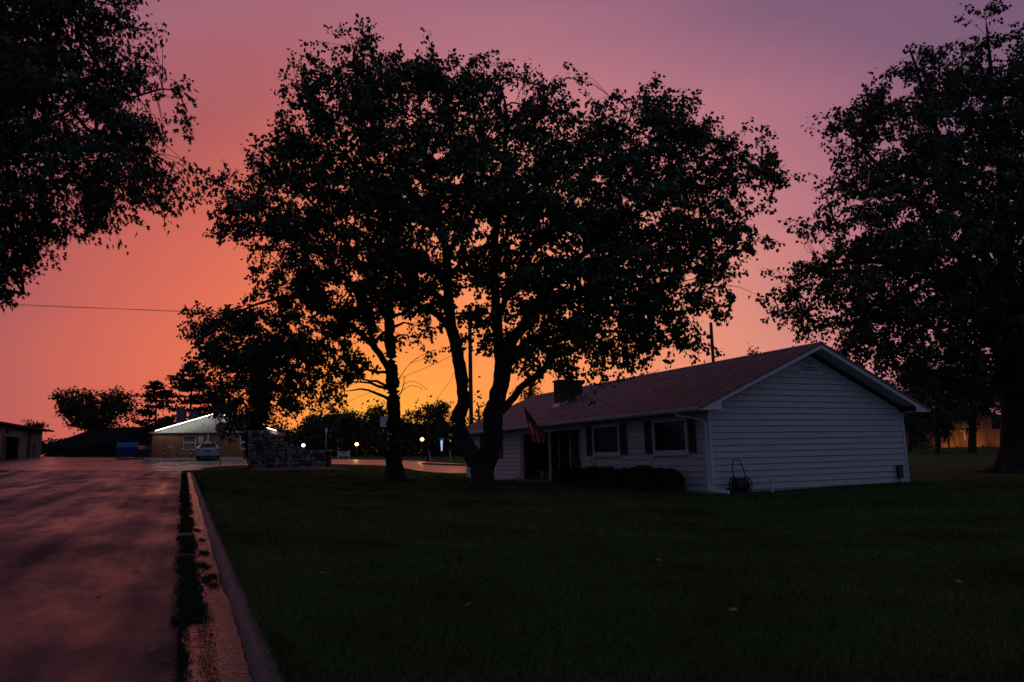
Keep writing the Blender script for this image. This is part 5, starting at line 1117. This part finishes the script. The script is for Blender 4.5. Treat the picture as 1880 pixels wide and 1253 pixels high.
t,h=pole('utility_pole',1305,593,48,.10,'bare dark pole rising behind the house ridge'); MB().lathe([(.11,h-.35),(.11,h-.28)],10).build('band',M_GALV,t); MB().tube([(-.09,0,h-1.2),(-.14,0,h-1.2)],.02,6).build('bolt',M_GALV,t)
t,h=pole('utility_pole',862,560,58,.14,'thick utility pole seen between the stems of the forked maple')
MB().box(-1.1,-.16,h-.75,1.1,-.04,h-.6).build('crossarm',M_WOODP,t)
for a in (-1,-.4,.4,1): MB().lathe([(.03,0),(.055,.05),(.05,.12),(.02,.16)],8,(a,-.1,h-.6)).build('insulator',M_GALV,t)
t,h=pole('utility_pole',785,742,74,.09,'slender utility pole with a curved lamp arm beside the blue-lit sign')
MB().tube([(0,0,h-.25),(.5,0,h-.35),(1.0,0,h-.22),(1.5,0,h+.05)],.03,6).build('lamp_arm',M_GALV,t); MB().hexa([(1.4,-.09,h-.02),(1.9,-.09,h+.05),(1.9,.09,h+.05),(1.4,.09,h-.02)],[(1.45,-.06,h+.08),(1.85,-.06,h+.12),(1.85,.06,h+.12),(1.45,.06,h+.08)]).build('lamp_head',M_GALV,t)
MB().lathe([(.05,0),(.09,.1),(.05,.3)],8,(-.45,0,h-.5)).build('transformer',M_GALV,t); MB().box(-.45,-.02,h-.35,0,.02,h-.3).build('bracket',M_GALV,t)
for x,lb in ((790,'pale guy-wire guard at the foot of the slender utility pole'),(828,'pale marker stake on the far grass right of the blue-lit sign')):
    p=at(x,844,76); z=g1(p[0],76); t=thing('marker_stake',(p[0],76,z),lb,'stake'); MB().tube([(0,0,-.1),(-.12,0,.95)],.045,8).build('guard',M_TRIM,t); MB().lathe([(.05,0),(.05,.03)],8,(-.122,0,.95)).build('cap',M_GALV,t)
# thin lamp mast by the stone wall
t,h=pole('lamp_mast',599,786,70,.035,'thin lamp mast with a small pale head behind the stone wall end','lamp post',M_GALV)
MB().lathe([(.05,h-.55),(.10,h-.45),(.11,h-.1),(.06,h)],10).build('lamp_head',M_TRIM,t,smooth=True)
# street light with arm behind house
t,h=pole('street_light',879,748,80,.09,'dark street light post with an arm behind the far end of the house','street lamp',M_DARK)
MB().tube([(0,0,h-.05),(.8,0,h+.28),(1.7,0,h+.62)],[.06,.05,.04],8).build('arm',M_DARK,t); MB().hexa([(1.6,-.12,h+.5),(2.3,-.12,h+.68),(2.3,.12,h+.68),(1.6,.12,h+.5)],[(1.65,-.08,h+.66),(2.2,-.08,h+.8),(2.2,.08,h+.8),(1.65,.08,h+.66)]).build('lamp_head',M_DARK,t)
# blue lit sign post
c0=at(811,828,78); ct=at(812,803,78); gz=g1(c0[0],78); t=thing('blue_lit_sign',(c0[0],78,gz),'narrow sign post glowing white and blue under a small hood, on the far grass','sign'); hb_=c0[2]-gz; ht=ct[2]-gz
MB().lathe([(.035,-.1),(.03,hb_)],8).build('post',M_WOODP,t)
MB().hexa([(-.07,-.05,hb_),(.07,-.05,hb_),(.07,.05,hb_),(-.07,.05,hb_)],[(-.20,-.05,ht-.15),(.20,-.05,ht-.15),(.20,.05,ht-.15),(-.20,.05,ht-.15)]).build('panel',mat('blue_glow_panel',(.05,.1,.3),.4,.1,4,emit=(.03,.16,.5),estr=.35),t)
MB().hexa([(-.05,-.065,hb_-.02),(.05,-.065,hb_-.02),(.05,-.052,hb_-.02),(-.05,-.052,hb_-.02)],[(-.10,-.065,ht-.35),(.10,-.065,ht-.35),(.10,-.052,ht-.35),(-.10,-.052,ht-.35)]).build('lit_face',mat('white_glow_face',(.6,.7,.9),.4,.1,4,emit=(.6,.75,1),estr=.8),t)
MB().hexa([(-.5,-.15,ht-.15),(.5,-.15,ht-.15),(.5,.15,ht-.15),(-.5,.15,ht-.15)],[(-.38,-.12,ht),(.38,-.12,ht),(.38,.12,ht),(-.38,.12,ht)]).build('hood',mat('teal_hood_paint',(.02,.07,.08),.5,.1,4),t)
# white two-post board
p=at(631,842,78); gz=g1(p[0],78); ms_=78/FPX; t=thing('white_board_sign',(p[0],78,gz),'low white two-post board with dark lettering across the wet street','sign')
wb=mat('white_board_paint',(.80,.78,.86),.5,.06,5)
for s in (-1,1):
    MB().box(s*.58-.05,-.05,-.1,s*.58+.05,.05,.92).build('post',wb,t)
brd=MB().box(-.53,-.03,.30,.53,.03,.80).build('board',wb,t)
inkm=mat('faded_dark_lettering',(.04,.04,.07),.7,.3,30)
for k in range(4): MB().box(-.24+k*.12,-.036,.60,-.15+k*.12,-.031,.72).build('lettering',inkm,brd)
MB().box(-.36,-.036,.43,.36,-.031,.47).build('lettering',mat('pale_print',(.32,.31,.38),.7,.3,20),brd)
# square pole sign left of the slim maple
p=at(713,840,70); gz=g1(p[0],70); zt,zb=at(708,765,70)[2]-gz,at(708,784,70)[2]-gz
t=thing('pole_sign',(p[0],70,gz),'square pale sign on a pole with a red mark, half behind the slim maple','sign'); 
MB().lathe([(.05,-.1),(.045,zb)],8).build('pole',M_GALV,t); sx0=at(698.5,775,70)[0]-p[0]
bd=MB().box(sx0,-.07,zb,sx0+1.35,.07,zt).build('board',mat('pale_mauve_board',(.80,.66,.80),.5,.06,5),t)
MB().box(sx0-.05,-.06,zb-.03,sx0-.001,.06,zt+.03).build('edge_strip',mat('purple_edge',(.10,.03,.12),.5,.1,5),t)
rdm=mat('red_print',(.35,.03,.06),.6,.2,20)
MB().lathe([(.0,0),(.14,.002),(.14,.006),(0,.008)],14,(0,0,0)).build('red_mark',rdm,bd); rmk=bpy.data.objects['red_mark']; rmk.rotation_euler=(R(90),0,0); rmk.location=(sx0+.82,-.071,zb+.60)
for k in range(4): MB().box(sx0+.48+k*.11,-.076,zb+.34,sx0+.56+k*.11,-.071,zb+.45).build('lettering',inkm,bd)
for k in range(7): MB().box(sx0+.34+k*.09,-.076,zb+.17,sx0+.40+k*.09,-.071,zb+.24).build('lettering',inkm,bd)
# stop sign
p=at(404,858,51); gz=g1(p[0],51); t=thing('stop_sign',(p[0],51,gz),'stop sign on a thin steel post at the lawn corner','sign',rz=.36)
hc_=at(405,786,51)[2]-gz
MB().box(-.03,-.025,-.2,.03,.025,hc_+.38).build('post',M_GALV,t)
oc=[(.41*math.cos(R(22.5+45*k)),.41*math.sin(R(22.5+45*k))) for k in range(8)]
o=MB().prism([(a,b+hc_) for a,b in oc],1,-.045,-.03).build('sign_plate',mat('white_sign_edge',(.55,.53,.52),.5,.05,5),t)
MB().prism([(a*.94,b*.94+hc_) for a,b in oc],1,-.049,-.0455).build('red_face',mat('stop_red',(.30,.012,.015),.5,.1,5),o)
cu=bpy.data.curves.new('stop','FONT'); cu.body='STOP'; cu.size=.34; cu.align_x='CENTER'; cu.align_y='CENTER'; cu.extrude=.001
tmp=bpy.data.objects.new('stop_tmp',cu); col.objects.link(tmp); dg=bpy.context.evaluated_depsgraph_get(); me=bpy.data.meshes.new_from_object(tmp.evaluated_get(dg)); bpy.data.objects.remove(tmp)
me.materials.clear(); me.materials.append(MATS['white_sign_edge']); lo_=bpy.data.objects.new('lettering',me); col.objects.link(lo_); lo_.parent=o; lo_.rotation_euler=(R(90),0,0); lo_.location=(0,-.051,hc_)
# small gabled kiosk behind the stone wall
p=at(502,842,72); gz=g1(p[0],72); t=thing('roofed_kiosk',(p[0],72,gz),'small roofed kiosk with a lit lamp behind the stone wall','kiosk',rz=.3); zr=at(500,788,72)[2]-gz
for a in (-.7,.7):
    for c in (-.6,.6): MB().box(a-.06,c-.06,-.1,a+.06,c+.06,zr-.65).build('post',M_WOODP,t)
MB().prism([(-1.05,zr-.7),(1.05,zr-.7),(1.05,zr-.62),(0.0,zr),( -1.05,zr-.62)],0,-1.0,1.0).build('roof',mat('reddish_roof_boards',(.22,.12,.12),.7,.2,4),t)
MB().box(-.62,-.52,-.05,.62,.52,1.0).build('cabinet',dwm,t)
lb_=MB().lathe([(.02,0),(.08,.03),(.09,.10),(.04,.15)],10,(-.35,-1.0,zr-.86)).build('lamp',mat('white_lamp_globe',(.9,.9,.85),.3,0,1,emit=(1,.92,.78),estr=8),t,smooth=True)
# street lamp spark in the trees at the right
c=at(1726,671,98); gz=g1(c[0],98); t=thing('tall_street_lamp',(c[0],98,gz),'tall street lamp with a lit orange head among the dark trees','street lamp'); h=c[2]-gz
MB().lathe([(.11,-.1),(.07,h)],8).build('post',M_DARK,t); MB().tube([(0,0,h-.1),(-.4,-.4,h+.12),(-.7,-.8,h+.1)],.04,6).build('arm',M_DARK,t); MB().hexa([(-.9,-1.05,h-.08),(-.6,-1.05,h-.08),(-.6,-.7,h-.08),(-.9,-.7,h-.08)],[(-.86,-1.0,h+.06),(-.64,-1.0,h+.06),(-.64,-.75,h+.06),(-.86,-.75,h+.06)]).build('lamp_head',M_ORL,t)
# ------------------------------------------------------------------ overhead wires
def wire(pts,label,r=.022,sag=.0):
    b=MB(); P=[at(*p) for p in pts]; out=[]
    for a,c in zip(P[:-1],P[1:]):
        for f in np.linspace(0,1,9)[:-1]: q=a+(c-a)*f; q=q-np.array([0,0,4*sag*f*(1-f)]); out.append(tuple(q))
    out.append(tuple(P[-1])); o=b.tube(out,r,5).build('overhead_wire',M_BLACK); tag(o,label,'wire'); return o
wire([(-260,545,70),(0,557.5,78),(420,577,90)],'upper of two thin cables crossing the pink sky past the roadside branches',.022)
wire([(-260,552,70),(0,560.5,78),(420,574,90)],'lower of two thin cables crossing the pink sky past the roadside branches',.018)
wire([(560,778,110),(660,728,88),(740,693,74),(864,636,58)],'dark cable rising from the far trees to the thick utility pole',.02,.1)
wire([(785,750,74),(815,715,66),(840,672,60),(864,612,58)],'thin cable climbing from the slender pole to the thick utility pole',.014,.15)
wire([(864,620,58),(1100,648,54),(1305,612,48)],'thin cable strung low over the house ridge between the two dark poles',.012,.25)

# ------------------------------------------------------------------ grass, weeds, fallen leaves
rg=np.random.default_rng(99)
def blades(name,x,y,z,h,w,m,lean=.5):
    n=len(x); a=rg.uniform(0,6.283,n); l=rg.normal(0,lean,(n,2))*h[:,None]
    c,s=np.cos(a)*w,np.sin(a)*w
    v=np.stack([np.stack([x-c,y-s,z-.006],-1),np.stack([x+c,y+s,z-.006],-1),np.stack([x+l[:,0],y+l[:,1],z+h],-1)],1).reshape(-1,3)
    return meshnp(name,v,np.arange(3*n),np.full(n,3),m,None,'stuff')
n=560000; Yg=2.6*(48/2.6)**rg.uniform(0,1,n)**.95; Xg=rg.uniform(-.46,.86,n)*Yg+2.5*rg.uniform(0,1,n)**2
p,q=xy2pq(Xg,Yg); k=(q>.14)
hl=(Xg-HA[0])*GD[0]+(Yg-HA[1])*GD[1]; hv=(Xg-HA[0])*FD[0]+(Yg-HA[1])*FD[1]
k&=~((hl>-.02)&(hv>-.02)); Xg,Yg=Xg[k],Yg[k]
patch=.5+.5*np.sin(Xg*1.1+2*np.sin(Yg*.6))*np.sin(Yg*.8+1.7*np.sin(Xg*.7)); k=rg.uniform(0,1,len(Xg))<.55+.45*patch; Xg,Yg,patch=Xg[k],Yg[k],patch[k]
sc_=np.clip(Yg/6,1,7)
blades('lawn_grass',Xg,Yg,G(Xg,Yg),rg.uniform(.02,.055,len(Xg))*(.75+.5*patch),.0035*sc_*rg.uniform(.7,1.4,len(Xg)),M_BLADE,.55)
tag(bpy.data.objects['lawn_grass'],'short dark lawn grass around the trees and house','grass')
# longer fringe along the kerb edge
n=26000; p=2+42*rg.uniform(0,1,n)**1.5; q=.14+rg.normal(0,.035,n)+.025*np.sin(p*2.9)+.02*np.sin(p*7.1+2); x,y=pq2xy(p,q); blades('kerb_fringe',x,y,G(x,y),rg.uniform(.03,.09,n),.004*np.clip(p/8,1,3),M_BLADE,.6); tag(bpy.data.objects['kerb_fringe'],'ragged grass fringe hanging over the back of the kerb','grass')
# weeds rooted between gutter and asphalt
n=26000; p=6.5+(PC-7.3)*rg.uniform(0,1,n)**1.4; cl_=np.sin(p*2.3)+.6*np.sin(p*5.7+1)+.5*np.sin(p*11.3); k=(cl_>-.9+.25*(p>11))|(p<8.5); p=p[k]; n=len(p)
q=-.30+rg.normal(0,.052,n)+.02*np.sin(p*3); q=np.clip(q,-.44,-.17); x,y=pq2xy(p,q); blades('gutter_weed',x,y,T(x,y)+.01,rg.uniform(.015,.06,n),.006*np.clip(p/8,1,3),M_WEED,.7); tag(bpy.data.objects['gutter_weed'],'dark weeds and silt between the gutter stream and the asphalt','weeds')
n=5000; p=4.6+2.0*rg.uniform(0,1,n); q=-.30+rg.normal(0,.02,n); q=np.where(rg.uniform(0,1,n)<.4,-.22+rg.normal(0,.03,n),-.35+rg.normal(0,.012,n)); x,y=pq2xy(p,q); blades('silt_weed',x,y,T(x,y)+.012,rg.uniform(.008,.03,n),.006,M_WEED,1.2); tag(bpy.data.objects['silt_weed'],'sparse silt and moss clumps on the nearest stretch of gutter','weeds')
n=2600; ci=rg.integers(0,9,n); pc_=np.array([8.1,8.45,8.6,9.3,9.45,10.4,10.5,11.9,13.3])[ci]+rg.normal(0,.11,n); q=np.array([-.10,-.15,-.08,-.13,-.17,-.10,-.14,-.12,-.15])[ci]+rg.normal(0,.02,n); x,y=pq2xy(pc_,q); blades('stream_weed',x,y,T(x,y)+.02,rg.uniform(.008,.03,n),.006,M_WEED,1.3); tag(bpy.data.objects['stream_weed'],'small dark weed clumps breaking the running water in the gutter','weeds')
# fallen leaves
lm_=[mat('yellow_leaf',(.20,.15,.03),.7,.2,20),mat('brown_leaf',(.12,.055,.02),.8,.2,20),mat('dry_tan_leaf',(.22,.14,.07),.8,.2,20)]
S=LEAFS['maple']; fl_m=[]
for k in range(3):
    v=[(a,b-.5,c*1.5+.10*(a*a)+.12*((b-.5)**2)) for a,b,c in S]; me=bpy.data.meshes.new('leaf'); me.from_pydata(v,[],[(0,1,2,3,4,5),(0,5,6,7,8,9)]); me.materials.append(lm_[k]); me.update(); fl_m.append(me)
def leaf(px,py,k,label,s=.075):
    g=pxground(px,py); o=bpy.data.objects.new('fallen_leaf',fl_m[k]); col.objects.link(o); p,q=xy2pq(g[0],g[1])
    z=float(T(g[0],g[1])[0])+.042 if q<-.36 else (g[2]+.035)
    o.location=(g[0],g[1],z); o.scale=(s,s,s); o.rotation_euler=(random.uniform(-.3,.3),random.uniform(-.3,.3),random.uniform(0,6.3)); tag(o,label,'leaf','fallen leaves'); return o
for px,py in ((1503,978),(1538,994),(1604,1035),(1651,1041),(1762,1077),(545,972),(1418,948),(1210,1035),(590,1060),(1100,990),(1345,1130),(860,1120)): leaf(px,py,0,'yellow fallen maple leaf lying on the lawn')
for px,py in ((268,1015),(251,1055),(283,1208),(300,1228),(120,960),(180,1110)): leaf(px,py,2 if px>255 else 1,'tan curled fallen leaf lying on the wet road' if px>255 else 'dark brown fallen leaf lying on the wet road',.07)
bpy.context.view_layer.update()
print('tris approx', sum(sum(len(p.vertices)-2 for p in o.data.polygons) if len(o.data.polygons)<5000 else len(o.data.loops)-2*len(o.data.polygons) for o in sc.objects if o.type=='MESH'))
